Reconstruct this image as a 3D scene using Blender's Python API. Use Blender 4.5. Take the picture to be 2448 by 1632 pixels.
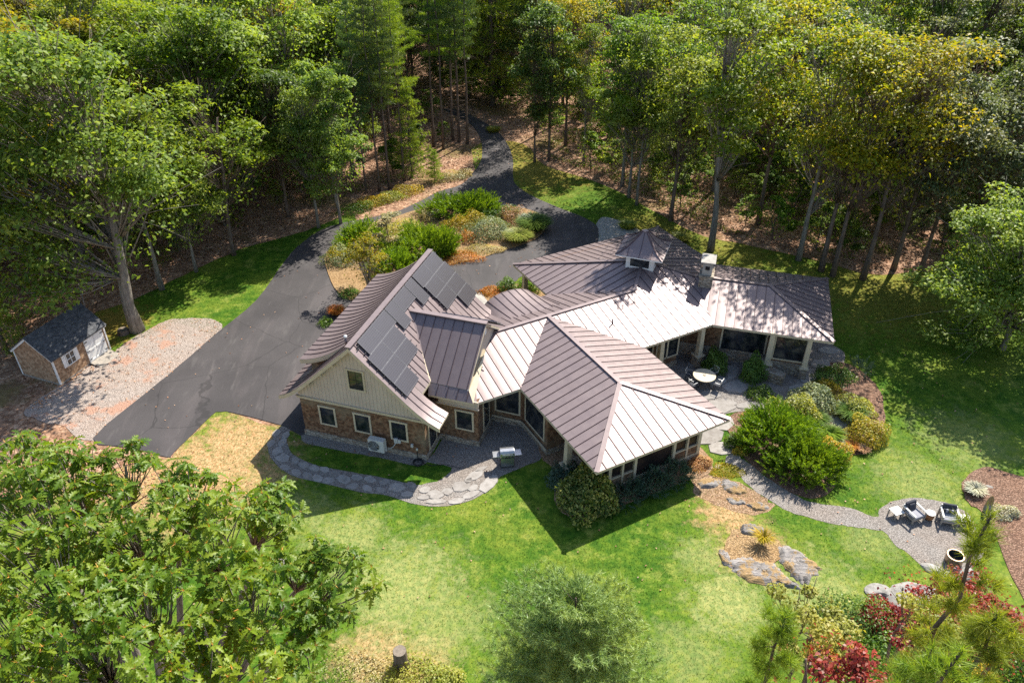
# House in a forest clearing, seen from a drone.  Units: metres, z up.
import bpy, bmesh, math, random
import numpy as np
from mathutils import Vector, Matrix, geometry

for o in list(bpy.data.objects):
    bpy.data.objects.remove(o)
SC = bpy.context.scene
COL = SC.collection
R = math.radians

# ------------------------------------------------------------------ camera
cd = bpy.data.cameras.new('camera')
cam = bpy.data.objects.new('camera', cd)
COL.objects.link(cam)
cam.location = (0, 0, 32)
cam.rotation_euler = (R(90 - 34.3), 0, 0)
cd.sensor_width = 36
cd.lens = 27.99
cd.clip_start = 0.2
cd.clip_end = 3000
SC.camera = cam

# ------------------------------------------------------------------ world, sun, exposure
SUN_AZ, SUN_EL = 56.0, 47.0
w = bpy.data.worlds.new('World')
SC.world = w
w.use_nodes = True
nt = w.node_tree
sky = nt.nodes.new('ShaderNodeTexSky')
sky.sky_type = 'NISHITA'
sky.sun_disc = False
sky.sun_elevation = R(SUN_EL)
sky.sun_rotation = R(90 - SUN_AZ)
bg = nt.nodes['Background']
bg.inputs[1].default_value = 0.105
nt.links.new(sky.outputs[0], bg.inputs[0])
sd = bpy.data.lights.new('sun', 'SUN')
sd.energy = 5.0
sd.angle = R(0.53)
sd.color = (1.0, 0.94, 0.83)
sun = bpy.data.objects.new('sun', sd)
COL.objects.link(sun)
sv = Vector((math.cos(R(SUN_AZ)) * math.cos(R(SUN_EL)), math.sin(R(SUN_AZ)) * math.cos(R(SUN_EL)), math.sin(R(SUN_EL))))
sun.rotation_euler = (-sv).to_track_quat('-Z', 'Y').to_euler()
sun.location = (40, 60, 80)
SC.view_settings.view_transform = 'Standard'
SC.view_settings.look = 'None'
SC.view_settings.exposure = 1.05
SC.view_settings.gamma = 1
SC.view_settings.use_curve_mapping = False
SC.cycles.max_bounces = 6
SC.cycles.transparent_max_bounces = 4
SC.cycles.use_denoising = False
SC.cycles.sample_clamp_indirect = 4.0

# ------------------------------------------------------------------ material helpers
class NT:
    def __init__(s, mat):
        mat.use_nodes = True
        s.t = mat.node_tree
        s.b = s.t.nodes['Principled BSDF']
        s.out = s.t.nodes['Material Output']
        s._pos = None
    def n(s, typ, **kw):
        x = s.t.nodes.new(typ)
        for k, v in kw.items():
            setattr(x, k, v)
        return x
    def l(s, a, b):
        s.t.links.new(a, b)
    def pos(s, scale=None):
        if s._pos is None:
            s._pos = s.n('ShaderNodeNewGeometry').outputs['Position']
        if scale is None:
            return s._pos
        m = s.n('ShaderNodeMapping')
        s.l(s._pos, m.inputs[0])
        m.inputs['Scale'].default_value = scale
        return m.outputs[0]
    def obj(s, scale=None, rot=None):
        c = s.n('ShaderNodeTexCoord').outputs['Object']
        if scale is None and rot is None:
            return c
        m = s.n('ShaderNodeMapping')
        s.l(c, m.inputs[0])
        if scale:
            m.inputs['Scale'].default_value = scale
        if rot:
            m.inputs['Rotation'].default_value = rot
        return m.outputs[0]
    def noise(s, scale, detail=4, rough=0.55, vec=None, dist=0.0):
        x = s.n('ShaderNodeTexNoise')
        x.inputs['Scale'].default_value = scale
        x.inputs['Detail'].default_value = detail
        x.inputs['Roughness'].default_value = rough
        x.inputs['Distortion'].default_value = dist
        s.l(vec if vec is not None else s.pos(), x.inputs['Vector'])
        return x.outputs[0]
    def vor(s, scale, vec=None, feature='F1', out='Distance'):
        x = s.n('ShaderNodeTexVoronoi', feature=feature)
        x.inputs['Scale'].default_value = scale
        s.l(vec if vec is not None else s.pos(), x.inputs['Vector'])
        return x.outputs[out]
    def ramp(s, fac, stops, interp='LINEAR'):
        x = s.n('ShaderNodeValToRGB')
        cr = x.color_ramp
        cr.interpolation = interp
        while len(cr.elements) < len(stops):
            cr.elements.new(0.5)
        for e, (p, c) in zip(cr.elements, stops):
            e.position = p
            e.color = (*c, 1) if len(c) == 3 else c
        s.l(fac, x.inputs[0])
        return x.outputs[0]
    def fr(s, fac, a, b, c=0.0, d=1.0):
        x = s.n('ShaderNodeMapRange')
        x.interpolation_type = 'SMOOTHSTEP'
        s.l(fac, x.inputs[0])
        for i, v in enumerate((a, b, c, d)):
            x.inputs[i + 1].default_value = v
        return x.outputs[0]
    def mix(s, fac, a, b, mode='MIX'):
        x = s.n('ShaderNodeMix', data_type='RGBA', blend_type=mode)
        for v, i in ((fac, 0), (a, 6), (b, 7)):
            if isinstance(v, (int, float)):
                x.inputs[i].default_value = v
            elif isinstance(v, tuple):
                x.inputs[i].default_value = (*v, 1)
            else:
                s.l(v, x.inputs[i])
        return x.outputs[2]
    def math(s, op, a, b=0.0):
        x = s.n('ShaderNodeMath', operation=op)
        for v, i in ((a, 0), (b, 1)):
            if isinstance(v, (int, float)):
                x.inputs[i].default_value = v
            else:
                s.l(v, x.inputs[i])
        return x.outputs[0]
    def bump(s, h, strength=0.5, dist=0.05):
        x = s.n('ShaderNodeBump')
        x.inputs['Strength'].default_value = strength
        x.inputs['Distance'].default_value = dist
        s.l(h, x.inputs['Height'])
        s.l(x.outputs[0], s.b.inputs['Normal'])
        return x.outputs[0]
    def base(s, c):
        if isinstance(c, tuple):
            s.b.inputs['Base Color'].default_value = (*c, 1)
        else:
            s.l(c, s.b.inputs['Base Color'])
    def set(s, rough=None, metal=None, spec=None):
        if rough is not None:
            s.b.inputs['Roughness'].default_value = rough
        if metal is not None:
            s.b.inputs['Metallic'].default_value = metal
        if spec is not None:
            s.b.inputs['Specular IOR Level'].default_value = spec

MATS = {}
def mat(name):
    def deco(f):
        m = bpy.data.materials.new(name)
        MATS[name] = m
        f(NT(m))
        return f
    return deco

def plain(name, col, rough=0.6, metal=0.0, spec=0.4, var=0.18, scale=6.0, bumps=0.0):
    @mat(name)
    def f(n):
        k = n.noise(scale, 5)
        n.base(n.mix(n.fr(k, 0.3, 0.7), tuple(c * (1 - var) for c in col), tuple(min(1, c * (1 + var)) for c in col)))
        n.set(rough, metal, spec)
        if bumps:
            n.bump(n.noise(scale * 6, 3), bumps, 0.02)

def leafmat(name, cols, trans=0.38, rough=0.52, objvar=0.16, tcol=(1.5, 1.4, 0.5), spec=0.28):
    """cols: list of leaf colours picked per leaf; whole plants vary a little too"""
    @mat(name)
    def f(n):
        g = n.n('ShaderNodeNewGeometry')
        rnd = g.outputs['Random Per Island']
        k = len(cols)
        c = n.ramp(rnd, [(i / max(1, k - 1), cols[i]) for i in range(k)])
        oi = n.n('ShaderNodeObjectInfo').outputs['Random']
        hs = n.n('ShaderNodeHueSaturation')
        n.l(n.math('ADD', n.math('MULTIPLY', oi, 0.035 * objvar / 0.16), 0.5 - 0.022 * objvar / 0.16), hs.inputs['Hue'])
        r2 = n.n('ShaderNodeTexWhiteNoise', noise_dimensions='1D')
        n.l(oi, r2.inputs['W'])
        n.l(n.math('ADD', n.math('MULTIPLY', r2.outputs[0], 2 * objvar), 1.0 - objvar), hs.inputs['Value'])
        n.l(c, hs.inputs['Color'])
        # clumps differ in tone: young growth against old
        cl = n.fr(n.noise(0.55, 2), 0.35, 0.7)
        c2 = n.mix(cl, n.mix(1.0, hs.outputs[0], (0.8, 0.86, 0.85), 'MULTIPLY'), n.mix(1.0, hs.outputs[0], (1.22, 1.12, 0.95), 'MULTIPLY'))
        n.base(c2)
        n.set(rough, 0, spec)
        tr = n.n('ShaderNodeBsdfTranslucent')
        n.l(n.mix(1.0, c2, tcol, 'MULTIPLY'), tr.inputs[0])
        mx = n.n('ShaderNodeMixShader')
        mx.inputs[0].default_value = trans
        n.l(n.b.outputs[0], mx.inputs[1])
        n.l(tr.outputs[0], mx.inputs[2])
        n.l(mx.outputs[0], n.out.inputs[0])

# ------------------------------------------------------------------ materials
@mat('roof_metal')
def _(n):
    oi = n.n('ShaderNodeObjectInfo').outputs['Random']
    k = n.noise(1.3, 5)
    st = n.noise(3.0, 3, vec=n.pos((1, 1, 0.2)))
    c = n.mix(n.fr(k, 0.25, 0.75), (0.205, 0.158, 0.156), (0.235, 0.184, 0.180))
    c = n.mix(n.math('MULTIPLY', oi, 0.35), c, (0.185, 0.145, 0.148))
    n.base(c)
    n.set(0.42, 0.30, 0.5)
    n.l(n.fr(st, 0.3, 0.7, 0.40, 0.48), n.b.inputs['Roughness'])
    n.bump(n.noise(1.4, 3), 0.10, 0.05)

plain('roof_seam', (0.085, 0.055, 0.06), 0.5, 0.3, 0.4)
plain('copper_dark', (0.15, 0.11, 0.12), 0.34, 0.6, 0.5, 0.25, 3)
plain('trim_beige', (0.50, 0.43, 0.31), 0.6, 0, 0.35, 0.08, 2)
plain('trim_white', (0.74, 0.73, 0.70), 0.55, 0, 0.35, 0.06, 2)
plain('black_metal', (0.03, 0.03, 0.034), 0.45, 0.2, 0.5, 0.1)
plain('steel', (0.45, 0.46, 0.48), 0.28, 0.85, 0.5, 0.08)
plain('galvanised', (0.62, 0.63, 0.64), 0.4, 0.5, 0.5, 0.06)
plain('unit_grey', (0.52, 0.52, 0.49), 0.5, 0, 0.4, 0.05)
plain('concrete', (0.34, 0.32, 0.29), 0.85, 0, 0.2, 0.15, 3, 0.2)
plain('dark_interior', (0.012, 0.012, 0.014), 0.7, 0, 0.2, 0.1)
plain('rubber', (0.02, 0.022, 0.025), 0.6, 0, 0.3, 0.1)
plain('wood_grey', (0.30, 0.265, 0.225), 0.65, 0, 0.3, 0.2, 9)
plain('wood_brown', (0.26, 0.12, 0.05), 0.6, 0, 0.3, 0.25, 9)
plain('slat_white', (0.66, 0.64, 0.60), 0.6, 0, 0.3, 0.08, 5)
plain('cushion', (0.055, 0.057, 0.068), 0.9, 0, 0.15, 0.15, 20)
plain('cushion_seat', (0.28, 0.28, 0.31), 0.9, 0, 0.15, 0.1, 20)
plain('pit_steel', (0.36, 0.26, 0.17), 0.4, 0.7, 0.5, 0.25, 8)
plain('panel_frame', (0.20, 0.20, 0.21), 0.4, 0.4, 0.5, 0.05)
plain('wood_cut', (0.20, 0.165, 0.13), 0.8, 0, 0.2, 0.2, 8)

@mat('board_beige')
def _(n):
    n.base(n.mix(n.fr(n.noise(1.2, 4), 0.3, 0.7), (0.46, 0.385, 0.315), (0.52, 0.44, 0.362)))
    n.set(0.65, 0, 0.3)

@mat('shingle')
def _(n):
    # cedar shingles: rows every 13 cm, each shingle its own tone
    sep = n.n('ShaderNodeSeparateXYZ')
    n.l(n.pos(), sep.inputs[0])
    row = n.math('FLOOR', n.math('MULTIPLY', sep.outputs[2], 7.7))
    comb = n.n('ShaderNodeCombineXYZ')
    n.l(n.math('FLOOR', n.math('MULTIPLY', n.math('ADD', sep.outputs[0], n.math('MULTIPLY', row, 0.37)), 6.5)), comb.inputs[0])
    n.l(n.math('FLOOR', n.math('MULTIPLY', n.math('ADD', sep.outputs[1], n.math('MULTIPLY', row, 0.21)), 6.5)), comb.inputs[1])
    n.l(row, comb.inputs[2])
    wn = n.n('ShaderNodeTexWhiteNoise', noise_dimensions='3D')
    n.l(comb.outputs[0], wn.inputs['Vector'])
    c = n.ramp(wn.outputs[0], [(0, (0.085, 0.045, 0.026)), (0.5, (0.16, 0.085, 0.047)), (1, (0.24, 0.145, 0.085))])
    c = n.mix(n.fr(n.noise(0.9, 4), 0.45, 0.7, 0, 0.55), c, (0.22, 0.19, 0.13))
    n.base(c)
    n.set(0.85, 0, 0.2)
    n.bump(n.math('FRACT', n.math('MULTIPLY', sep.outputs[2], -7.7)), 0.6, 0.02)

@mat('shingle_light')
def _(n):
    sep = n.n('ShaderNodeSeparateXYZ')
    n.l(n.pos(), sep.inputs[0])
    row = n.math('FLOOR', n.math('MULTIPLY', sep.outputs[2], 7.7))
    comb = n.n('ShaderNodeCombineXYZ')
    n.l(n.math('FLOOR', n.math('MULTIPLY', n.math('ADD', sep.outputs[0], n.math('MULTIPLY', row, 0.37)), 6.5)), comb.inputs[0])
    n.l(n.math('FLOOR', n.math('MULTIPLY', n.math('ADD', sep.outputs[1], n.math('MULTIPLY', row, 0.21)), 6.5)), comb.inputs[1])
    n.l(row, comb.inputs[2])
    wn = n.n('ShaderNodeTexWhiteNoise', noise_dimensions='3D')
    n.l(comb.outputs[0], wn.inputs['Vector'])
    c = n.ramp(wn.outputs[0], [(0, (0.22, 0.13, 0.075)), (0.5, (0.34, 0.21, 0.125)), (1, (0.44, 0.30, 0.19))])
    n.base(c)
    n.set(0.85, 0, 0.2)
    n.bump(n.math('FRACT', n.math('MULTIPLY', sep.outputs[2], -7.7)), 0.6, 0.02)

@mat('stone_wall')
def _(n):
    v = n.n('ShaderNodeTexVoronoi')
    v.inputs['Scale'].default_value = 3.6
    n.l(n.pos((1, 1, 1.9)), v.inputs['Vector'])
    sep = n.n('ShaderNodeSeparateColor')
    n.l(v.outputs['Color'], sep.inputs[0])
    c = n.ramp(sep.outputs[0], [(0, (0.20, 0.17, 0.135)), (0.35, (0.34, 0.29, 0.225)), (0.7, (0.42, 0.38, 0.31)), (1, (0.30, 0.20, 0.13))])
    e = n.vor(3.6, n.pos((1, 1, 1.9)), 'DISTANCE_TO_EDGE')
    c = n.mix(n.fr(e, 0.0, 0.06, 0.75, 0), c, (0.12, 0.105, 0.09))
    n.base(n.mix(n.fr(n.noise(14, 4), 0.3, 0.7, 0, 0.4), c, (0.24, 0.2, 0.16)))
    n.set(0.9, 0, 0.2)
    n.bump(n.fr(e, 0, 0.12), 0.8, 0.05)

@mat('glass')
def _(n):
    k = n.noise(1.7, 3)
    n.base(n.ramp(k, [(0.35, (0.006, 0.007, 0.009)), (0.52, (0.02, 0.024, 0.03)), (0.66, (0.075, 0.07, 0.06))]))
    n.set(0.045, 0, 0.8)
    n.bump(n.noise(0.9, 2), 0.06, 0.05)

@mat('screen')
def _(n):
    n.base(n.mix(n.fr(n.noise(1.1, 3), 0.35, 0.65), (0.014, 0.012, 0.013), (0.035, 0.024, 0.022)))
    n.set(0.35, 0, 0.3)

@mat('solar')
def _(n):
    # dark cells, thin pale busbars across the short side
    uv = n.obj()
    sep = n.n('ShaderNodeSeparateXYZ')
    n.l(uv, sep.inputs[0])
    fx = n.math('FRACT', n.math('MULTIPLY', sep.outputs[0], 5.9))
    ln = n.math('MAXIMUM', n.fr(fx, 0.06, 0.0), n.fr(fx, 0.94, 1.0))
    fy = n.math('FRACT', n.math('MULTIPLY', sep.outputs[1], 8.0))
    ln2 = n.math('MAXIMUM', n.fr(fy, 0.14, 0.04), n.fr(fy, 0.86, 0.96))
    c = n.mix(n.math('MULTIPLY', ln2, 0.75), (0.055, 0.048, 0.054), (0.022, 0.020, 0.026))
    c = n.mix(n.math('MULTIPLY', ln, 0.8), c, (0.012, 0.011, 0.014))
    n.base(c)
    n.set(0.30, 0.0, 0.9)

@mat('roof_shingle_dark')
def _(n):
    sep = n.n('ShaderNodeSeparateXYZ')
    n.l(n.pos(), sep.inputs[0])
    wn = n.vor(6.0, n.pos((1, 1, 2)), out='Color')
    s2 = n.n('ShaderNodeSeparateColor')
    n.l(wn, s2.inputs[0])
    n.base(n.ramp(s2.outputs[0], [(0, (0.045, 0.048, 0.055)), (1, (0.105, 0.108, 0.115))]))
    n.set(0.85, 0, 0.3)
    n.bump(n.math('FRACT', n.math('MULTIPLY', sep.outputs[2], 9)), 0.5, 0.02)

@mat('asphalt')
def _(n):
    a = n.noise(0.25, 5)
    b = n.noise(45, 3)
    st = n.noise(1.2, 4, vec=n.pos((1.5, 0.35, 1)))
    c = n.mix(n.fr(a, 0.3, 0.7), (0.046, 0.042, 0.044), (0.068, 0.062, 0.064))
    c = n.mix(n.fr(b, 0.35, 0.75), n.mix(1.0, c, (0.72, 0.72, 0.73), 'MULTIPLY'), n.mix(1.0, c, (1.3, 1.28, 1.25), 'MULTIPLY'))
    c = n.mix(n.fr(st, 0.56, 0.72, 0, 0.5), c, (0.095, 0.088, 0.086))
    # tyre-polished lanes, darker repair patches and hairline cracks
    wv = n.noise(0.55, 3, vec=n.pos((1.1, 0.22, 1)), dist=0.6)
    c = n.mix(n.fr(wv, 0.5, 0.62, 0, 0.55), c, n.mix(1.0, c, (1.45, 1.4, 1.38), 'MULTIPLY'))
    pt = n.noise(0.12, 2)
    c = n.mix(n.fr(pt, 0.56, 0.60, 0, 0.35), c, n.mix(1.0, c, (0.7, 0.7, 0.72), 'MULTIPLY'))
    nz = n.n('ShaderNodeTexNoise')
    nz.inputs['Scale'].default_value = 0.9
    nz.inputs['Detail'].default_value = 5
    n.l(n.pos(), nz.inputs['Vector'])
    e = n.vor(0.16, n.mix(0.22, n.pos(), nz.outputs[1], 'LINEAR_LIGHT'), 'DISTANCE_TO_EDGE')
    c = n.mix(n.fr(e, 0.006, 0.001, 0, 0.6), c, (0.018, 0.017, 0.018))
    n.base(c)
    n.set(0.75, 0, 0.35)
    n.bump(b, 0.35, 0.01)

def gravelmat(name, c0, c1, c2, scale=9.0, leaf=0.0):
    @mat(name)
    def f(n):
        v = n.n('ShaderNodeTexVoronoi')
        v.inputs['Scale'].default_value = scale
        n.l(n.pos(), v.inputs['Vector'])
        s = n.n('ShaderNodeSeparateColor')
        n.l(v.outputs['Color'], s.inputs[0])
        c = n.ramp(s.outputs[0], [(0, c0), (0.5, c1), (1, c2)])
        c = n.mix(n.fr(v.outputs['Distance'], 0.35, 0.62, 0, 0.6), c, tuple(x * 0.35 for x in c0))
        c = n.mix(n.fr(n.noise(0.4, 4), 0.35, 0.7, 0, 0.4), c, n.mix(1.0, c, (1.0, 0.84, 0.72), 'MULTIPLY'))
        if leaf:
            c = n.mix(n.fr(n.noise(0.5, 6, 0.7), 0.53, 0.62, 0, leaf), c, (0.42, 0.20, 0.12))
        n.base(c)
        n.set(0.9, 0, 0.2)
        n.bump(v.outputs['Distance'], 0.9, -0.04)
gravelmat('gravel', (0.22, 0.198, 0.18), (0.30, 0.275, 0.252), (0.38, 0.352, 0.328), 17)
gravelmat('gravel_pad', (0.32, 0.262, 0.222), (0.405, 0.338, 0.298), (0.49, 0.42, 0.375), 15, 0.55)
gravelmat('mulch', (0.13, 0.075, 0.05), (0.23, 0.135, 0.092), (0.36, 0.235, 0.17), 14)
gravelmat('mulch_tan', (0.26, 0.165, 0.08), (0.37, 0.245, 0.12), (0.48, 0.34, 0.19), 14)
gravelmat('needles', (0.27, 0.17, 0.10), (0.37, 0.25, 0.155), (0.47, 0.34, 0.23), 14)

@mat('forest_floor')
def _(n):
    v = n.vor(5.5, out='Color')
    s = n.n('ShaderNodeSeparateColor')
    n.l(v, s.inputs[0])
    c = n.ramp(s.outputs[0], [(0, (0.18, 0.095, 0.058)), (0.35, (0.32, 0.18, 0.11)), (0.7, (0.45, 0.275, 0.18)), (1, (0.55, 0.38, 0.26))])
    g = n.fr(n.noise(0.16, 5, 0.6), 0.52, 0.64)
    c = n.mix(n.math('MULTIPLY', g, 0.75), c, (0.15, 0.13, 0.035))
    c = n.mix(n.fr(n.noise(0.9, 5, 0.65), 0.35, 0.65, 0.6, 0), c, (0.14, 0.078, 0.05))
    n.base(c)
    n.set(0.95, 0, 0.15)
    n.bump(n.noise(6, 5, 0.7), 0.9, 0.10)

DRY = [(((-16.30,36.03)), 3.6, 1.0), (((-17.40,33.52)), 4.5, 1.0), (((-14.34,32.84)), 2.2, 0.75), (((11.71,30.44)), 1.9, 0.95), (((12.59,28.52)), 1.6, 0.8), (((11.46,27.41)), 1.5, 0.7), (((-21.62,33.87)), 5.0, 1.0), (((-6.15,21.87)), 2.0, 0.8), (((-4.19,21.23)), 1.8, 0.7)]
PALE = [(((-5.43,25.58)), 3.2, 0.8), (((-8.61,28.52)), 2.4, 0.7), (((-3.24,23.65)), 2.6, 0.6), (((10.40,24.59)), 2.2, 0.85), (((14.91,24.84)), 2.8, 0.75), (((9.75,27.41)), 1.6, 0.6), (((22.93,32.84)), 2.6, 0.55), (((8.08,21.87)), 2.0, 0.5), (((27.20,36.41)), 3.0, 0.5), (((-11.40,30.29)), 1.8, 0.6), (((18.71,28.52)), 1.8, 0.5)]
STRAW = [(((28.70,53.66)), 7.0, 0.5), (((-29.89,48.87)), 3.2, 1.0), (((2.87,78.19)), 6.0, 0.75), (((12.49,63.80)), 5.0, 0.55), (((18.83,60.63)), 5.0, 0.5), (((0.75,86.05)), 7.0, 0.9)]
def lawn_colour(n):
    big = n.noise(0.22, 5, 0.6)
    mid = n.noise(1.4, 5, 0.62)
    fine = n.noise(9.0, 4, 0.7, vec=n.pos((1, 0.7, 1)))
    c = n.mix(n.fr(mid, 0.36, 0.64), (0.040, 0.106, 0.007), (0.100, 0.172, 0.014))
    c = n.mix(n.fr(big, 0.46, 0.66, 0, 0.75), c, (0.165, 0.21, 0.026))
    c = n.mix(n.fr(n.noise(0.7, 6, 0.7), 0.52, 0.66, 0, 0.6), c, (0.22, 0.245, 0.058))
    def patches(c, lst, col):
        tot = None
        for (x, y), r, a in lst:
            d = n.n('ShaderNodeVectorMath', operation='DISTANCE')
            n.l(n.pos((1, 1, 0)), d.inputs[0])
            d.inputs[1].default_value = (x, y, 0)
            dd = n.math('ADD', n.math('DIVIDE', d.outputs['Value'], r), n.math('MULTIPLY', n.math('SUBTRACT', mid, 0.5), 2.8))
            dd = n.math('ADD', dd, n.math('MULTIPLY', n.math('SUBTRACT', fine, 0.5), 1.7))
            f = n.fr(dd, 1.25, 0.35, 0, a)
            tot = f if tot is None else n.math('MAXIMUM', tot, f)
        return n.mix(tot, c, col)
    c = patches(c, DRY, n.mix(n.fr(fine, 0.3, 0.7), (0.33, 0.20, 0.095), (0.47, 0.33, 0.18)))
    c = patches(c, PALE, (0.28, 0.30, 0.11))
    c = patches(c, STRAW, (0.27, 0.20, 0.045))
    c = n.mix(n.fr(fine, 0.25, 0.75), n.mix(1.0, c, (0.74, 0.80, 0.72), 'MULTIPLY'), n.mix(1.0, c, (1.30, 1.22, 1.2), 'MULTIPLY'))
    cl = n.noise(3.6, 3, 0.6)
    c = n.mix(n.fr(cl, 0.40, 0.60), n.mix(1.0, c, (0.70, 0.80, 0.72), 'MULTIPLY'), n.mix(1.0, c, (1.05, 1.0, 1.0), 'MULTIPLY'))
    return c, fine

@mat('lawn')
def _(n):
    c, fine = lawn_colour(n)
    n.base(c)
    n.set(0.9, 0, 0.15)
    n.bump(fine, 0.4, 0.05)

@mat('grass_blade')
def _(n):
    c, fine = lawn_colour(n)
    g = n.n('ShaderNodeNewGeometry').outputs['Random Per Island']
    c = n.mix(g, n.mix(1.0, c, (0.95, 1.0, 0.9), 'MULTIPLY'), n.mix(1.0, c, (1.5, 1.4, 1.3), 'MULTIPLY'))
    n.base(c)
    n.set(0.6, 0, 0.25)
    tr = n.n('ShaderNodeBsdfTranslucent')
    n.l(n.mix(1.0, c, (1.2, 1.15, 0.6), 'MULTIPLY'), tr.inputs[0])
    mx = n.n('ShaderNodeMixShader')
    mx.inputs[0].default_value = 0.5
    n.l(n.b.outputs[0], mx.inputs[1])
    n.l(tr.outputs[0], mx.inputs[2])
    n.l(mx.outputs[0], n.out.inputs[0])

@mat('flagstone')
def _(n):
    oi = n.n('ShaderNodeObjectInfo').outputs['Random']
    c = n.mix(oi, (0.27, 0.25, 0.232), (0.36, 0.338, 0.315))
    c = n.mix(n.fr(n.noise(2.5, 6, 0.7), 0.35, 0.7), c, n.mix(1.0, c, (0.72, 0.70, 0.68), 'MULTIPLY'))
    n.base(c)
    n.set(0.85, 0, 0.25)
    n.bump(n.noise(7, 5, 0.65), 0.5, 0.03)

@mat('ledge_rock')
def _(n):
    m = n.n('ShaderNodeMapping')
    n.l(n.pos(), m.inputs[0])
    m.inputs['Rotation'].default_value = (0, 0, R(25))
    m.inputs['Scale'].default_value = (0.5, 4.5, 2)
    st = n.noise(1.5, 8, 0.72, vec=m.outputs[0])
    c = n.ramp(st, [(0.30, (0.10, 0.088, 0.082)), (0.48, (0.25, 0.23, 0.215)), (0.7, (0.40, 0.375, 0.36))])
    c = n.mix(n.fr(n.noise(0.8, 7, 0.7), 0.49, 0.56, 0, 0.9), c, (0.36, 0.235, 0.10))
    n.base(c)
    n.set(0.9, 0, 0.2)
    n.bump(st, 1.0, 0.12)

@mat('rock_pale')
def _(n):
    k = n.noise(2.2, 8, 0.7)
    n.base(n.ramp(k, [(0.3, (0.16, 0.15, 0.135)), (0.55, (0.31, 0.295, 0.27)), (0.75, (0.43, 0.415, 0.385))]))
    n.set(0.9, 0, 0.2)
    n.bump(k, 0.8, 0.08)

def barkmat(name, a, b):
    @mat(name)
    def f(n):
        k = n.noise(7, 6, 0.7, vec=n.obj((1, 1, 0.18)))
        n.base(n.mix(n.fr(k, 0.3, 0.7), a, b))
        n.set(0.92, 0, 0.15)
        n.bump(k, 0.9, 0.06)
barkmat('bark_grey', (0.13, 0.11, 0.09), (0.30, 0.27, 0.23))
barkmat('bark_brown', (0.09, 0.065, 0.05), (0.21, 0.16, 0.125))
barkmat('bark_pine', (0.075, 0.055, 0.045), (0.19, 0.145, 0.115))

leafmat('leaf_oak', [(0.078, 0.162, 0.014), (0.134, 0.230, 0.020), (0.218, 0.319, 0.038), (0.106, 0.190, 0.016)], 0.48)
leafmat('leaf_maple', [(0.113, 0.195, 0.031), (0.181, 0.276, 0.045), (0.301, 0.389, 0.091), (0.138, 0.223, 0.036)], 0.48)
leafmat('leaf_dark', [(0.055, 0.115, 0.023), (0.092, 0.161, 0.031), (0.149, 0.224, 0.048)], 0.42)
leafmat('leaf_yellow', [(0.180, 0.227, 0.016), (0.280, 0.298, 0.019), (0.381, 0.310, 0.023), (0.148, 0.209, 0.016)], 0.5)
leafmat('leaf_grey', [(0.092, 0.124, 0.050), (0.144, 0.179, 0.077), (0.213, 0.245, 0.120), (0.076, 0.105, 0.040)], 0.36)
leafmat('needle_dark', [(0.055, 0.113, 0.038), (0.093, 0.159, 0.052), (0.144, 0.208, 0.071)], 0.3, 0.4)
leafmat('needle_light', [(0.138, 0.228, 0.026), (0.210, 0.306, 0.034), (0.300, 0.384, 0.054)], 0.42)
leafmat('needle_blue', [(0.172, 0.286, 0.092), (0.247, 0.378, 0.129), (0.345, 0.475, 0.184)], 0.3, 0.42, 0.1)
leafmat('juniper', [(0.085, 0.182, 0.013), (0.145, 0.266, 0.020), (0.230, 0.363, 0.031)], 0.42, 0.45, 0.12)
leafmat('yew_blue', [(0.040, 0.085, 0.055), (0.070, 0.120, 0.085), (0.095, 0.150, 0.110)], 0.2, 0.5, 0.1)
leafmat('shrub_green', [(0.066, 0.138, 0.026), (0.108, 0.192, 0.036), (0.168, 0.258, 0.050)], 0.4, 0.4, 0.12)
leafmat('shrub_gold', [(0.260, 0.250, 0.030), (0.410, 0.345, 0.038), (0.500, 0.345, 0.045), (0.200, 0.235, 0.030)], 0.38, 0.45, 0.12)
leafmat('shrub_lime', [(0.231, 0.278, 0.042), (0.347, 0.378, 0.074), (0.462, 0.462, 0.147)], 0.42, 0.45, 0.1)
leafmat('shrub_sage', [(0.140, 0.195, 0.100), (0.215, 0.265, 0.150), (0.310, 0.350, 0.215)], 0.28, 0.5, 0.1)
leafmat('shrub_cream', [(0.330, 0.300, 0.150), (0.470, 0.420, 0.230), (0.540, 0.500, 0.310)], 0.3, 0.5, 0.08)
leafmat('shrub_pink', [(0.330, 0.170, 0.100), (0.440, 0.240, 0.150), (0.360, 0.270, 0.130)], 0.3, 0.5, 0.1)
leafmat('shrub_orange', [(0.390, 0.130, 0.025), (0.500, 0.210, 0.035), (0.420, 0.280, 0.060)], 0.3, 0.5, 0.08)
leafmat('shrub_white', [(0.380, 0.390, 0.340), (0.480, 0.490, 0.430), (0.300, 0.340, 0.240)], 0.2, 0.6, 0.06)
leafmat('leaf_red', [(0.135, 0.024, 0.021), (0.255, 0.045, 0.036), (0.405, 0.083, 0.060), (0.150, 0.068, 0.027)], 0.45, 0.4, 0.1, (1.3, 0.7, 0.5))
leafmat('leaf_litter', [(0.240, 0.115, 0.060), (0.370, 0.190, 0.105), (0.460, 0.270, 0.165), (0.520, 0.360, 0.250)], 0.1, 0.7, 0.05, (1, 1, 1))
leafmat('leaf_oak_near', [(0.062, 0.140, 0.009), (0.108, 0.200, 0.013), (0.195, 0.280, 0.022), (0.082, 0.165, 0.010)], 0.46, 0.45, 0.05, spec=0.35)
leafmat('shrub_variegated', [(0.045, 0.095, 0.018), (0.090, 0.150, 0.025), (0.330, 0.340, 0.070), (0.520, 0.470, 0.160)], 0.35, objvar=0.05)
leafmat('undergrowth', [(0.075, 0.130, 0.018), (0.130, 0.190, 0.028), (0.200, 0.240, 0.045), (0.230, 0.190, 0.050)], 0.42, objvar=0.02)
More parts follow.
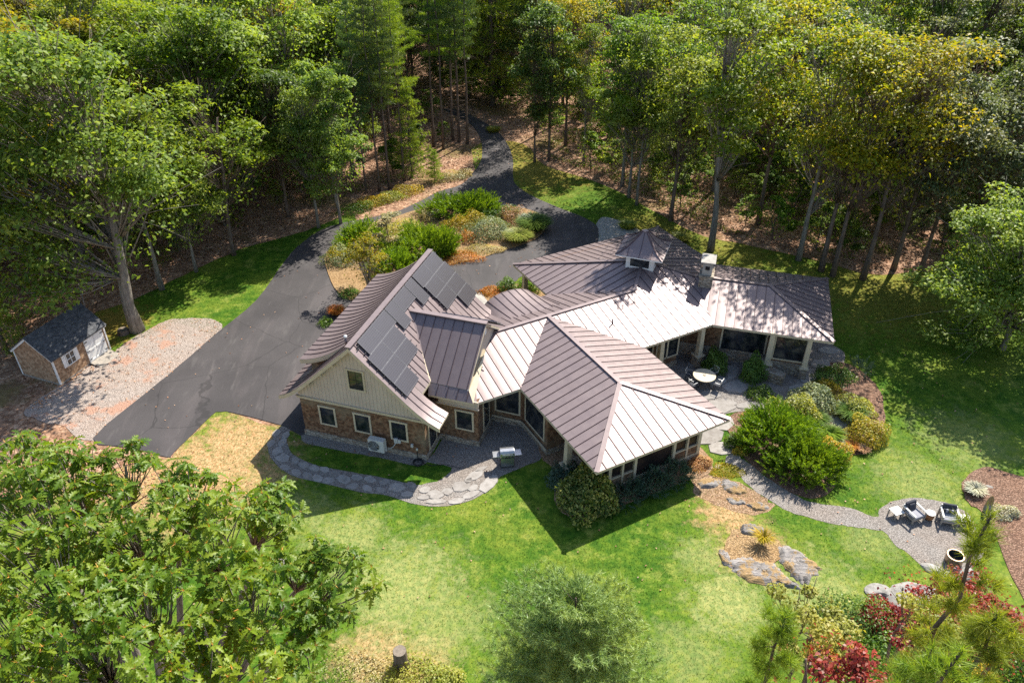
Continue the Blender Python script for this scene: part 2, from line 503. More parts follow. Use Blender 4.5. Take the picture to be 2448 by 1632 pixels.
leafmat('twig_orange', [(0.50, 0.24, 0.05), (0.60, 0.36, 0.09)], 0.2, 0.6, 0.05)

# ------------------------------------------------------------------ object helpers
def tag(o, label=None, cat=None, group=None, kind=None):
    for k, v in (('label', label), ('category', cat), ('group', group), ('kind', kind)):
        if v:
            o[k] = v
    return o

def link(o, parent=None):
    COL.objects.link(o)
    if parent is not None:
        o.parent = parent
        if parent.type == 'EMPTY' and 'world' in parent:      # vertices are in world space
            o.matrix_parent_inverse = Matrix.Translation(-Vector(parent.location))
    return o

def empty(name, loc=(0, 0, 0), rz=0.0, world=False):
    o = bpy.data.objects.new(name, None)
    o.empty_display_size = 0.3
    COL.objects.link(o)
    o.location = loc
    o.rotation_euler = (0, 0, rz)
    if world:
        o['world'] = 1
    return o

class MB:
    """collects simple solids into one mesh"""
    def __init__(s):
        s.v, s.f = [], []
    def poly(s, pts):
        i = len(s.v)
        s.v += [tuple(p) for p in pts]
        s.f.append(tuple(range(i, i + len(pts))))
    def solid(s, lower, upper):
        n = len(lower)
        i = len(s.v)
        s.v += [tuple(p) for p in lower] + [tuple(p) for p in upper]
        s.f.append(tuple(i + n - 1 - k for k in range(n)))
        s.f.append(tuple(i + n + k for k in range(n)))
        for k in range(n):
            j = (k + 1) % n
            s.f.append((i + k, i + j, i + n + j, i + n + k))
    def box(s, o, x, y, z):
        """o corner, x y z edge vectors"""
        o, x, y, z = map(Vector, (o, x, y, z))
        s.solid([o, o + x, o + x + y, o + y], [o + z, o + x + z, o + x + y + z, o + y + z])
    def cbox(s, c, sx, sy, sz, rz=0.0):
        """centre of the bottom face"""
        ca, sa = math.cos(rz), math.sin(rz)
        x, y = Vector((ca, sa, 0)), Vector((-sa, ca, 0))
        o = Vector(c) - x * sx / 2 - y * sy / 2
        s.box(o, x * sx, y * sy, Vector((0, 0, sz)))
    def bar(s, a, b, wd, th, up=(0, 0, 1)):
        a, b, up = Vector(a), Vector(b), Vector(up)
        d = (b - a).normalized()
        sd_ = d.cross(up).normalized()
        u = sd_.cross(d).normalized()
        o = a - sd_ * wd / 2 - u * th / 2
        s.box(o, b - a, sd_ * wd, u * th)
    def tube(s, pts, rad, seg=8, cap=True):
        pts = [Vector(p) for p in pts]
        if isinstance(rad, (int, float)):
            rad = [rad] * len(pts)
        i0 = len(s.v)
        ref = Vector((0, 0, 1))
        for k, p in enumerate(pts):
            d = (pts[min(k + 1, len(pts) - 1)] - pts[max(k - 1, 0)]).normalized()
            r_ = ref if abs(d.dot(ref)) < 0.95 else Vector((1, 0, 0))
            a = d.cross(r_).normalized()
            b = d.cross(a).normalized()
            for q in range(seg):
                t = 2 * math.pi * q / seg
                s.v.append(tuple(p + (a * math.cos(t) + b * math.sin(t)) * rad[k]))
        for k in range(len(pts) - 1):
            for q in range(seg):
                a, b = i0 + k * seg + q, i0 + k * seg + (q + 1) % seg
                s.f.append((a, a + seg, b + seg, b))
        if cap:
            s.f.append(tuple(i0 + q for q in range(seg)))
            e = i0 + (len(pts) - 1) * seg
            s.f.append(tuple(e + seg - 1 - q for q in range(seg)))
    def lathe(s, prof, c=(0, 0, 0), seg=20):
        i0 = len(s.v)
        for r_, z in prof:
            for q in range(seg):
                t = 2 * math.pi * q / seg
                s.v.append((c[0] + r_ * math.cos(t), c[1] + r_ * math.sin(t), c[2] + z))
        for k in range(len(prof) - 1):
            for q in range(seg):
                a, b = i0 + k * seg + q, i0 + k * seg + (q + 1) % seg
                s.f.append((a, b, b + seg, a + seg))
    def mesh(s, name):
        me = bpy.data.meshes.new(name)
        me.from_pydata(s.v, [], s.f)
        me.update()
        return me
    def build(s, name, m, parent=None, smooth=False, bevel=0.0):
        me = s.mesh(name)
        me.materials.append(MATS[m])
        if smooth or bevel:
            bm = bmesh.new()
            bm.from_mesh(me)
            if bevel:
                bmesh.ops.recalc_face_normals(bm, faces=bm.faces)
                bmesh.ops.bevel(bm, geom=list(bm.edges), offset=bevel, segments=2, affect='EDGES', profile=0.6)
            if smooth:
                for f in bm.faces:
                    f.smooth = True
            bm.to_mesh(me)
            bm.free()
        return link(bpy.data.objects.new(name, me), parent)

def mesh_np(name, V, F, m, smooth=False):
    """V (n,3) floats, F (k,q) ints"""
    V = np.asarray(V, np.float32)
    F = np.asarray(F, np.int32)
    me = bpy.data.meshes.new(name)
    me.vertices.add(len(V))
    me.vertices.foreach_set('co', V.ravel())
    k, q = F.shape
    me.loops.add(k * q)
    me.loops.foreach_set('vertex_index', F.ravel())
    me.polygons.add(k)
    me.polygons.foreach_set('loop_start', np.arange(0, k * q, q, dtype=np.int32))
    if smooth:
        me.polygons.foreach_set('use_smooth', np.ones(k, dtype=bool))
    me.materials.append(MATS[m])
    me.update(calc_edges=True)
    me.validate()
    return me

def catmull(pts, sub=4, closed=True):
    pts = [np.array(p, float) for p in pts]
    n = len(pts)
    out = []
    for i in range(n if closed else n - 1):
        p0, p1, p2, p3 = (pts[(i + k) % n] if closed else pts[min(max(i + k, 0), n - 1)] for k in (-1, 0, 1, 2))
        for t in np.linspace(0, 1, sub, endpoint=False):
            out.append(0.5 * (2 * p1 + (p2 - p0) * t + (2 * p0 - 5 * p1 + 4 * p2 - p3) * t * t + (3 * p1 - p0 - 3 * p2 + p3) * t ** 3))
    if not closed:
        out.append(pts[-1])
    return out

def inside(x, y, poly):
    """vectorised point in polygon"""
    x, y = np.asarray(x, float), np.asarray(y, float)
    r = np.zeros(x.shape, bool)
    n = len(poly)
    for i in range(n):
        x1, y1 = poly[i][:2]
        x2, y2 = poly[(i + 1) % n][:2]
        if y1 == y2:
            continue
        c = ((y1 > y) != (y2 > y)) & (x < (x2 - x1) * (y - y1) / (y2 - y1) + x1)
        r ^= c
    return r

def sheet(name, pts, z, m, parent=None, smooth=4, jit=0.0, thick=0.0, kind='structure', seed=1, holes=()):
    """flat patch of ground with a soft outline"""
    rg = random.Random(seed)
    def outline(pl):
        c = catmull(pl, smooth) if smooth else [np.array(p) for p in pl]
        return [(p[0] + rg.uniform(-jit, jit), p[1] + rg.uniform(-jit, jit)) for p in c]
    loops = [outline(pts)] + [outline(h) for h in holes]
    flat = [[Vector((x, y, 0)) for x, y in lp] for lp in loops]
    tri = geometry.tessellate_polygon(flat)
    vs = [(v.x, v.y, z) for lp in flat for v in lp]
    fs = []
    for t in tri:
        a, b, c = (Vector(vs[i]) for i in t)
        fs.append(tuple(t) if (b - a).cross(c - a).z > 0 else tuple(reversed(t)))
    if thick:
        k = 0
        for lp in flat:
            n = len(lp)
            b0 = len(vs)
            vs += [(v.x, v.y, z - thick) for v in lp]
            for i in range(n):
                j = (i + 1) % n
                fs.append((k + i, b0 + i, b0 + j, k + j))
            k += n
    me = bpy.data.meshes.new(name)
    me.from_pydata(vs, [], fs)
    me.materials.append(MATS[m])
    me.update()
    o = link(bpy.data.objects.new(name, me), parent)
    if parent is None and kind:
        o['kind'] = kind
    return o, loops[0]

def copy_tree(o, parent=None):
    c = o.copy()
    COL.objects.link(c)
    if parent is not None:
        c.parent = parent
    for ch in o.children:
        copy_tree(ch, c)
    return c

# ------------------------------------------------------------------ ground
def vnoise(x, y):
    return (np.sin(x * .11 + 1.3) * np.cos(y * .09 + .4) + .5 * np.sin(x * .23 - y * .17)) * .6

LAWN = [(-28.88,29.99),(-27.13,31.86),(-24.00,33.52),(-21.78,34.29),(-20.18,34.71),(-19.96,35.37),(-18.89,38.70),(-18.26,39.03),(-17.51,38.91),(-14.17,37.73),(-13.00,42.73),(-7.34,53.66),(-4.61,63.80),(-3.57,76.00),(-4.42,84.13),(-3.02,86.71),(-0.43,86.97),(1.77,85.40),(3.36,79.90),(8.31,75.79),(12.57,69.77),(16.27,64.13),(20.85,61.56),(25.75,58.77),(29.16,56.64),(33.39,56.99),(38.18,57.69),(42.79,56.64),(47.13,54.30),(39.88,38.38),(32.44,25.58),(24.43,19.06),(12.62,15.63),(2.86,15.63),(-6.89,15.63),(-17.01,16.43),(-26.49,21.03)]
LAWN_LEFT = [(-31.37,49.44),(-30.87,51.18),(-29.00,52.90),(-27.21,55.76),(-25.22,58.41),(-23.12,61.25),(-20.50,62.82),(-17.91,65.05),(-15.16,67.93),(-14.17,65.47),(-16.94,64.13),(-18.38,60.86),(-18.92,57.13),(-19.43,52.28),(-19.78,51.18),(-21.03,47.99),(-21.72,47.77),(-24.47,49.15),(-26.10,47.77),(-27.49,46.70),(-28.32,45.16)]
ASPHALT = [(-25.35,36.45),(-22.81,35.66),(-20.28,34.86),(-19.99,35.29),(-18.87,38.62),(-18.24,38.99),(-17.50,38.87),(-14.22,37.73),(-12.36,36.99),(-11.88,42.73),(-8.54,50.01),(-3.72,53.40),(-2.81,53.53),(-2.30,53.85),(0.10,55.15),(0.88,56.30),(3.66,57.69),(7.08,61.40),(7.68,63.63),(7.65,65.39),(6.61,67.21),(4.65,69.03),(1.88,72.09),(0.38,74.73),(0.09,77.52),(0.09,81.67),(-0.56,86.31),(-1.85,90.54),(-4.25,94.79),(-6.87,98.09),(-8.54,98.09),(-6.84,95.72),(-4.97,92.70),(-3.80,89.00),(-3.29,84.89),(-3.31,81.08),(-4.10,77.52),(-5.07,74.73),(-7.13,73.09),(-9.02,70.53),(-11.21,68.11),(-15.34,66.07),(-17.19,64.46),(-18.59,61.17),(-19.18,57.34),(-19.69,52.52),(-21.25,48.21),(-22.80,43.73),(-23.75,41.14)]
ISLAND = [(-15.63,58.70),(-15.74,60.40),(-14.51,63.22),(-12.30,66.42),(-10.64,67.30),(-8.26,69.21),(-4.82,70.72),(-2.23,69.77),(0.83,69.12),(2.57,67.75),(3.03,65.30),(2.21,62.98),(0.76,61.63),(-1.07,60.33),(-3.02,58.99),(-5.03,58.12),(-7.23,55.96),(-9.59,53.34),(-12.03,52.28),(-14.01,54.30)]
PAD = [(-30.73,38.99),(-29.60,38.26),(-27.60,37.54),(-25.32,36.37),(-23.57,41.01),(-22.58,43.68),(-21.15,47.88),(-21.70,49.49),(-23.20,50.01),(-24.60,49.89),(-25.61,49.61),(-26.46,48.48),(-27.49,46.70),(-27.97,45.36),(-28.66,44.07),(-29.67,41.63),(-30.39,40.57)]
PATIO = [(-14.16,37.69),(-14.55,35.96),(-14.28,35.00),(-13.94,34.50),(-13.40,33.90),(-12.54,33.28),(-11.23,32.84),(-9.94,32.44),(-8.50,31.99),(-6.95,31.73),(-5.52,31.12),(-4.03,30.87),(-2.58,31.19),(-1.43,31.99),(-0.81,32.74),(-0.65,33.21),(0.92,34.18),(1.88,35.11),(2.00,38.79),(-1.18,40.05),(-3.26,38.79),(-4.56,35.29),(-4.93,34.43),(-3.46,33.97),(-4.07,32.94),(-4.60,32.74),(-5.48,32.54),(-7.22,33.08),(-8.74,33.45),(-10.19,33.80),(-11.51,34.22),(-12.73,34.89),(-13.17,35.40),(-13.55,36.18),(-13.64,36.79),(-13.60,37.50)]
WALLSTRIP = [(-12.67,36.30),(-11.39,35.74),(-9.40,35.18),(-7.43,34.68),(-5.68,34.11),(-4.93,34.43),(-5.32,35.48),(-8.73,36.60),(-12.48,37.58)]
PATH = [(12.87,34.22),(13.09,33.08),(13.67,31.99),(14.84,30.69),(15.70,30.20),(16.97,29.69),(17.89,29.48),(18.95,29.27),(19.70,29.04),(19.82,28.24),(20.27,27.69),(20.70,26.77),(21.30,26.32),(22.04,26.17),(23.10,26.72),(24.15,27.41),(24.56,28.16),(24.56,29.19),(24.70,30.32),(24.02,31.12),(22.99,31.44),(21.83,31.50),(20.82,31.22),(20.06,30.69),(19.73,30.17),(19.34,30.23),(18.49,30.75),(17.01,31.06),(15.83,31.63),(14.47,33.25),(13.54,34.68)]
TERRACE = [(9.42,42.73),(10.87,38.38),(12.44,38.38),(14.15,38.99),(16.53,38.99),(17.62,40.05),(19.37,41.36),(21.39,42.50),(22.97,44.66),(22.91,46.18),(20.58,48.32),(14.84,50.01),(10.15,47.77)]
BED = [(13.68,34.64),(14.48,33.32),(15.85,31.70),(17.20,31.63),(17.96,32.18),(18.63,33.25),(19.16,34.39),(19.62,34.89),(20.29,35.04),(21.39,35.40),(22.22,36.26),(23.04,37.73),(23.60,39.33),(24.01,40.96),(23.81,42.69),(23.06,44.07),(21.83,44.26),(20.50,43.20),(18.35,40.70),(16.53,38.99),(14.42,38.99),(13.27,37.97),(13.30,36.41)]
BED_EAST = [(25.45,32.71),(26.97,33.83),(27.75,33.90),(28.71,33.38),(30.10,32.51),(30.60,29.39),(26.89,23.19),(24.94,23.19),(24.88,26.09),(25.38,28.52),(25.47,30.50),(25.08,31.12)]
BED_PORCH = [(2.55,33.52),(2.43,30.90),(3.95,29.84),(5.13,30.44),(7.83,31.86),(9.87,32.84),(11.44,33.52),(11.61,34.93),(10.83,36.03),(10.35,35.48),(6.11,33.18),(4.31,34.57),(2.89,35.66),(1.66,36.03),(1.86,34.57)]
ENTRY = [(-2.30,53.72),(0.10,55.02),(2.18,54.30),(3.42,52.40),(0.19,50.01),(-1.39,50.89)]

# forest ground: one sheet to the horizon, gently rolling under the trees, level in the clearing
gx = np.concatenate([np.linspace(-1500, -190, 12), np.linspace(-180, 180, 181), np.linspace(190, 1500, 12)])
gy = np.concatenate([np.linspace(-900, -60, 8), np.linspace(-50, 220, 136), np.linspace(230, 2200, 14)])
GX, GY = np.meshgrid(gx, gy)
CLEAR = [(-29.78,23.19),(-36.35,40.48),(-36.98,47.77),(-34.10,52.71),(-29.80,54.95),(-26.39,59.88),(-22.97,62.98),(-19.29,66.33),(-16.89,69.96),(-14.07,72.38),(-10.99,74.11),(-7.97,77.97),(-6.28,82.28),(-5.71,88.73),(-7.18,92.99),(-10.53,97.13),(-5.49,99.72),(-0.70,93.74),(1.80,87.37),(3.40,81.08),(8.75,76.00),(13.65,69.03),(17.69,63.80),(22.62,61.40),(27.15,58.77),(30.86,56.64),(37.14,57.69),(42.79,56.64),(54.92,53.66),(45.12,28.24),(20.64,12.73),(-0.33,10.24),(-18.36,12.73)]
def clear_dist(x, y):
    """distance outside the clearing (0 inside)"""
    P = np.array(CLEAR)
    x, y = np.asarray(x, float), np.asarray(y, float)
    d = np.full(x.shape, 1e9)
    for i in range(len(P)):
        a, b = P[i], P[(i + 1) % len(P)]
        ab = b - a
        t = np.clip(((x - a[0]) * ab[0] + (y - a[1]) * ab[1]) / (ab @ ab), 0, 1)
        d = np.minimum(d, np.hypot(x - a[0] - t * ab[0], y - a[1] - t * ab[1]))
    return np.where(inside(x, y, CLEAR), 0, d)
def ground_z(x, y):
    d = clear_dist(x, y)
    k = np.clip((d - 2) / 18, 0, 1)
    return k * (vnoise(np.asarray(x), np.asarray(y)) + 0.7)
GZ = ground_z(GX, GY)
ny, nx = GX.shape
ii = np.arange(ny * nx).reshape(ny, nx)
F = np.stack([ii[:-1, :-1], ii[:-1, 1:], ii[1:, 1:], ii[1:, :-1]], -1).reshape(-1, 4)
gm = mesh_np('ground', np.stack([GX, GY, GZ], -1).reshape(-1, 3), F, 'forest_floor', True)
tag(link(bpy.data.objects.new('ground', gm)), kind='structure')

_, lawn_o = sheet('lawn', LAWN, 0.012, 'lawn', jit=0.12, seed=2)
_, lawnl_o = sheet('lawn', LAWN_LEFT, 0.014, 'lawn', jit=0.15, seed=3)
sheet('gravel_pad', PAD, 0.020, 'gravel_pad', jit=0.10, seed=4)
_, asphalt_o = sheet('driveway', ASPHALT, 0.040, 'asphalt', smooth=3, jit=0.03, thick=0.04, seed=5)
_, island_o = sheet('planting_island', ISLAND, 0.10, 'mulch_tan', thick=0.10, jit=0.03, seed=6)
patio, patio_o = sheet('gravel_patio', PATIO, 0.030, 'gravel', jit=0.02, seed=7, thick=0.03, smooth=3)
sheet('gravel_strip', WALLSTRIP, 0.026, 'gravel', jit=0.03, seed=8)
path, path_o = sheet('garden_path', PATH, 0.024, 'gravel', jit=0.04, seed=9)
terrace, terrace_o = sheet('terrace', TERRACE, 0.028, 'gravel', jit=0.04, seed=10)
_, bed_o = sheet('planting_bed', BED, 0.060, 'mulch', jit=0.05, seed=11, thick=0.06)
_, bede_o = sheet('planting_bed', BED_EAST, 0.050, 'mulch', jit=0.06, seed=12, thick=0.05)
_, bedp_o = sheet('planting_bed', BED_PORCH, 0.045, 'needles', jit=0.06, seed=13, thick=0.04)
sheet('planting_bed', ENTRY, 0.060, 'mulch_tan', jit=0.03, seed=14, thick=0.06)
wk = MB()
for a in ([(-3.37,52.90),(-2.42,53.66),(-1.73,51.91),(-2.81,50.89)],):
    wk.solid([(x, y, 0.03) for x, y in reversed(a)][::-1], [(x, y, 0.075) for x, y in a])
tag(wk.build('entry_pavement', 'concrete'), kind='structure')
# apron of grey pavers past the end of the asphalt
sheet('pavement', [(7.57,65.39),(8.35,67.21),(9.82,66.51),(11.46,64.46),(12.20,61.79),(9.70,59.13),(7.02,60.63),(7.69,63.39)], 0.034, 'concrete', jit=0.02, seed=15, thick=0.03)

# flagstones
def flag_mesh(rx, ry, seed, th=0.035, n=7):
    rg = random.Random(seed)
    pts = []
    for k in range(n):
        t = 2 * math.pi * (k + rg.uniform(-.22, .22)) / n
        q = rg.uniform(.84, 1.1)
        pts.append((rx * q * math.cos(t), ry * q * math.sin(t)))
    mb = MB()
    mb.solid([(x, y, -0.02) for x, y in pts], [(x * .97, y * .97, th) for x, y in pts])
    me = mb.mesh('flagstone')
    me.materials.append(MATS['flagstone'])
    return me
FLAGS = [flag_mesh(.5, .36, s) for s in range(9)]
def flag(parent, xy, sx, sy, rz, k, z=0.03):
    o = bpy.data.objects.new('flagstone', FLAGS[k % len(FLAGS)])
    o.location = (*xy, z)
    o.rotation_euler = (0, 0, rz)
    o.scale = (sx, sy, 1)
    link(o, parent)
rg = random.Random(5)
cl = catmull([(-13.81,37.42),(-14.11,36.41),(-13.89,35.29),(-13.38,34.61),(-12.59,34.04),(-11.37,33.52),(-10.06,33.11),(-8.62,32.71),(-7.04,32.41),(-5.60,32.12)], 6, False)
k = 0
acc = 0.0
for i in range(1, len(cl)):
    acc += float(np.hypot(*(cl[i] - cl[i - 1])))
    if acc > 0.62:
        acc = 0.0
        t = cl[i] - cl[i - 1]
        a = math.atan2(t[1], t[0])
        nrm = np.array([-math.sin(a), math.cos(a)])
        for sgn in ((-1, 1) if rg.random() < .75 else (0,)):
            p = cl[i] + nrm * sgn * rg.uniform(.30, .38) + np.array([rg.uniform(-.05, .05), rg.uniform(-.05, .05)])
            s = rg.uniform(.62, .78) if sgn else 1.0
            flag(patio, p, s * 1.05, s, a + rg.uniform(-.3, .3), k)
            k += 1
for (x, y), sx, sy, rz in [((-4.90,32.15),.7,.8,.2),((-4.28,31.76),.75,1.5,1.4),((-3.60,31.99),.7,.9,.3),((-2.85,32.41),1.15,1.35,.4),((-2.18,32.28),.7,.7,.9),((-2.11,33.28),1.4,1.0,.7),((-1.30,32.58),1.75,1.1,1.0),((-2.28,31.76),1.1,.7,.5),((-4.15,31.25),1.3,.6,.1),((-3.09,31.28),1.0,.7,.2),((-4.89,31.57),.8,.6,.2),((-1.79,33.80),.9,.5,.6),((-2.47,32.84),.6,.6,.9)]:
    flag(patio, (x, y), sx, sy, rz, k)
    k += 1
for (x, y), sx, sy, rz in [((13.07,39.49),3.0,2.2,.35),((15.10,39.62),2.0,1.1,.1),((11.84,36.68),2.3,2.4,.3),((13.07,37.89),1.6,1.9,.5),((12.54,35.59),1.9,1.9,.2),((12.88,34.57),1.2,1.3,.7),((11.93,34.01),.5,.5,.3),((11.90,42.50),2.2,2.0,.2),((13.71,42.50),2.2,2.0,1.0),((14.89,41.59),2.4,2.2,.4),((16.39,40.48),2.0,1.6,.1),((12.92,40.70),1.8,1.4,.3),((14.71,43.20),2.0,1.6,.9),((12.78,44.17),1.8,1.4,.2),((19.79,42.73),2.0,1.6,.9),((21.09,44.17),1.7,1.5,.4),((22.18,45.76),1.6,1.3,.1),((18.68,41.36),1.6,1.3,.6),((10.93,45.16),1.9,1.5,.6)]:
    flag(terrace, (x, y), sx, sy, rz, k, 0.03)
    k += 1

# ------------------------------------------------------------------ house
ZE, SL = 3.25, 0.27                       # eave height, roof pitch of the low wings
_e = R(28.5)
E1, E2, HO = Vector((math.cos(_e), math.sin(_e), 0)), Vector((-math.sin(_e), math.cos(_e), 0)), Vector((4.36, 30.11, 0))
_r = R(-15.6)
F1, F2, RO = Vector((math.cos(_r), math.sin(_r), 0)), Vector((-math.sin(_r), math.cos(_r), 0)), Vector((13.29, 44.06, 0))
_g = R(-17.3)
GU, GN, GO = Vector((math.cos(_g), math.sin(_g), 0)), Vector((-math.sin(_g), math.cos(_g), 0)), Vector((-12.52, 36.91, 0))
UP = Vector((0, 0, 1))
def H(a, b, z=0.0): return HO + E1 * a + E2 * b + UP * z
def W(x, y, z=0.0): return RO + F1 * x + F2 * y + UP * z
def G(u, n, z=0.0): return GO + GU * u + GN * n + UP * z

house = empty('house', H(6, 9), world=True)
tag(house, 'sprawling brown shingle house under a mauve standing seam metal roof', 'house')

def clip(poly, w0, w1):
    """clip a 2D polygon (w,d) to w0<=w<=w1"""
    def half(pl, c, sg):
        out = []
        for i in range(len(pl)):
            p, q = pl[i], pl[(i + 1) % len(pl)]
            a, b = sg * (p[0] - c), sg * (q[0] - c)
            if a >= 0:
                out.append(p)
            if (a > 0 > b) or (a < 0 < b):
                t = a / (a - b)
                out.append((c, p[1] + t * (q[1] - p[1])))
        return out
    return half(half(poly, w0, 1), w1, -1) if len(poly) > 2 else []

rgp = random.Random(11)
def finish_panel(vs, fs, mi, roof, name='roof_panel'):
    me = bpy.data.meshes.new(name)
    me.from_pydata(vs, [], fs)
    me.materials.append(MATS['roof_metal'])
    me.materials.append(MATS['roof_seam'])
    me.polygons.foreach_set('material_index', mi)
    me.polygons.foreach_set('use_smooth', [m == 0 for m in mi])
    bm = bmesh.new()
    bm.from_mesh(me)
    bmesh.ops.remove_doubles(bm, verts=bm.verts, dist=0.0008)
    bm.to_mesh(me)
    bm.free()
    return link(bpy.data.objects.new(name, me), roof)

def roof_deck(name, polys, th=0.15):
    mb = MB()
    for pts in polys:
        mb.solid([p - UP * th for p in pts], list(pts))
    return mb.build(name, 'trim_beige', house)

def roof_plane(roof, pts, down, spacing=0.61, pillow=0.008, phase=0.0):
    pts = [Vector(p) for p in pts]
    nrm = Vector()
    for i in range(len(pts)):
        nrm += pts[i].cross(pts[(i + 1) % len(pts)])
    nrm.normalize()
    if nrm.z < 0:
        nrm = -nrm
    dn = (Vector(down) - nrm * Vector(down).dot(nrm)).normalized()
    wv = nrm.cross(dn).normalized()
    o = pts[0]
    pl = [((p - o).dot(wv), (p - o).dot(dn)) for p in pts]
    w0, w1 = min(p[0] for p in pl), max(p[0] for p in pl)
    w0 -= phase * spacing
    k = 0
    cnt = max(1, math.ceil((w1 - w0) / spacing))
    for k in range(cnt):
        a, b = w0 + k * spacing, w0 + (k + 1) * spacing
        vs, fs, mi = [], [], []
        tilt = rgp.uniform(-.004, .004)
        pil = pillow * rgp.uniform(.6, 1.3)
        SUB = 5
        for j in range(SUB):
            c = clip(pl, a + spacing * j / SUB, a + spacing * (j + 1) / SUB)
            if len(c) < 3:
                continue
            i0 = len(vs)
            for (ww, dd) in c:
                t = (ww - a) / spacing
                h = 0.02 + pil * math.sin(math.pi * t) + tilt * (t - .5)
                vs.append(tuple(o + wv * ww + dn * dd + nrm * h))
            fs.append(tuple(range(i0, i0 + len(c))))
            mi.append(0)
        if not fs:
            continue
        c = clip(pl, b - 0.012, b + 0.012)
        if len(c) >= 3 and b < w1 - 0.03:
            d0, d1 = min(p[1] for p in c), max(p[1] for p in c)
            if d1 - d0 > 0.15:
                mb = MB()
                mb.box(o + wv * (b - 0.012) + dn * d0 + nrm * 0.01, wv * 0.024, dn * (d1 - d0), nrm * 0.048)
                i0 = len(vs)
                vs += mb.v
                fs += [tuple(i + i0 for i in f) for f in mb.f]
                mi += [1] * len(mb.f)
        finish_panel(vs, fs, mi, roof)

def cap(roof, a, b, wd=0.26, th=0.05, lift=0.06):
    mb = MB()
    mb.bar(Vector(a) + UP * lift, Vector(b) + UP * lift, wd, th)
    mb.build('ridge_cap', 'roof_metal', roof)

def main_z(kind, a, b):
    return {'pL': ZE + SL * a, 'pR': ZE + SL * (8.95 - a), 'pF': ZE + SL * b, 'cF': ZE + SL * (b - 8.06), 'yL': ZE + SL * (a - 6.83),
            'yB': ZE + SL * (21.55 - b), 'yR': ZE + SL * (20.25 - a), 'cB': 4.458 - 0.297 * (b - 12.535)}[kind]
def hp(kind, *ab): return [H(a, b, main_z(kind, a, b)) for a, b in ab]

# porch wing
PL = hp('pL', (0, 0), (4.475, 4.475), (4.475, 12.535), (0, 8.06))
PF = hp('pF', (0, 0), (8.95, 0), (4.475, 4.475))
PR = hp('pR', (8.95, 0), (8.95, 8.06), (4.475, 12.535), (4.475, 4.475))
r_porch = roof_deck('porch_roof', [PL, PF, PR])
roof_plane(r_porch, PL, -E1); roof_plane(r_porch, PF, -E2); roof_plane(r_porch, PR, E1)
cap(r_porch, H(0, 0, ZE), H(4.475, 4.475, 4.458)); cap(r_porch, H(8.95, 0, ZE), H(4.475, 4.475, 4.458)); cap(r_porch, H(4.475, 4.475, 4.458), H(4.475, 12.4, 4.458))
# centre wing and the square entry block with the cupola
CL = hp('cF', (-3.02, 8.06), (0, 8.06), (4.475, 12.535), (-0.85, 12.535))
P1 = hp('cF', (8.95, 8.06), (14.62, 8.06), (16.32, 12.1), (13.54, 14.8), (11.3, 12.535), (4.475, 12.535))
CB = hp('cB', (-2.2, 12.535), (11.3, 12.535), (6.83, 16.5), (-1.4, 16.5))
r_cen = roof_deck('centre_roof', [CL, P1, CB])
roof_plane(r_cen, CL, -E2); roof_plane(r_cen, P1, -E2); roof_plane(r_cen, CB, E2)
cap(r_cen, H(-0.85, 12.535, 4.458), H(11.3, 12.535, 4.458)); cap(r_cen, H(-3.02, 8.06, ZE), H(-0.85, 12.535, 4.458), .22)
YL = hp('yL', (6.83, 21.55), (13.54, 14.8), (11.3, 12.535), (6.83, 16.5))
YB = hp('yB', (6.83, 21.55), (20.25, 21.55), (13.54, 14.8))
YR = hp('yR', (20.25, 21.55), (13.54, 14.8), (16.32, 12.1), (20.25, 14.41))
for p in (YL, YB, YR):
    p[:] = [Vector((q.x, q.y, min(q.z, 5.066))) for q in p]
r_ent = roof_deck('entry_roof', [YL, YB, YR])
roof_plane(r_ent, YL, -E1); roof_plane(r_ent, YB, E2); roof_plane(r_ent, YR, E1)
cap(r_ent, H(6.83, 21.55, ZE), H(13.4, 14.95, 5.06)); cap(r_ent, H(20.25, 21.55, ZE), H(13.7, 14.95, 5.06)); cap(r_ent, H(11.3, 12.535, 4.46), H(13.4, 14.65, 5.03), .2)
cap(r_ent, H(13.7, 14.65, 5.04), H(16.32, 12.1, 4.34), .2)
# east wing
def wz(kind, x, y): return {'f': ZE + SL * y, 'e': ZE + SL * (7.6 - x), 'b': ZE + SL * (8.48 - y)}[kind]
def wp(kind, *xy): return [W(x, y, wz(kind, x, y)) for x, y in xy]
WF = wp('f', (0, 0), (7.6, 0), (3.36, 4.24), (-1.72, 4.24))
WE = wp('e', (7.6, 0), (7.6, 8.48), (3.36, 4.24))
WB = wp('b', (7.6, 8.48), (-.38, 8.48), (-1.72, 4.24), (3.36, 4.24))
r_east = roof_deck('east_roof', [WF, WE, WB])
roof_plane(r_east, WF, -F2); roof_plane(r_east, WE, F1); roof_plane(r_east, WB, F2)
cap(r_east, W(-1.6, 4.24, 4.395), W(3.36, 4.24, 4.395)); cap(r_east, W(7.6, 0, ZE), W(3.36, 4.24, 4.395)); cap(r_east, W(7.6, 8.48, ZE), W(3.36, 4.24, 4.395))

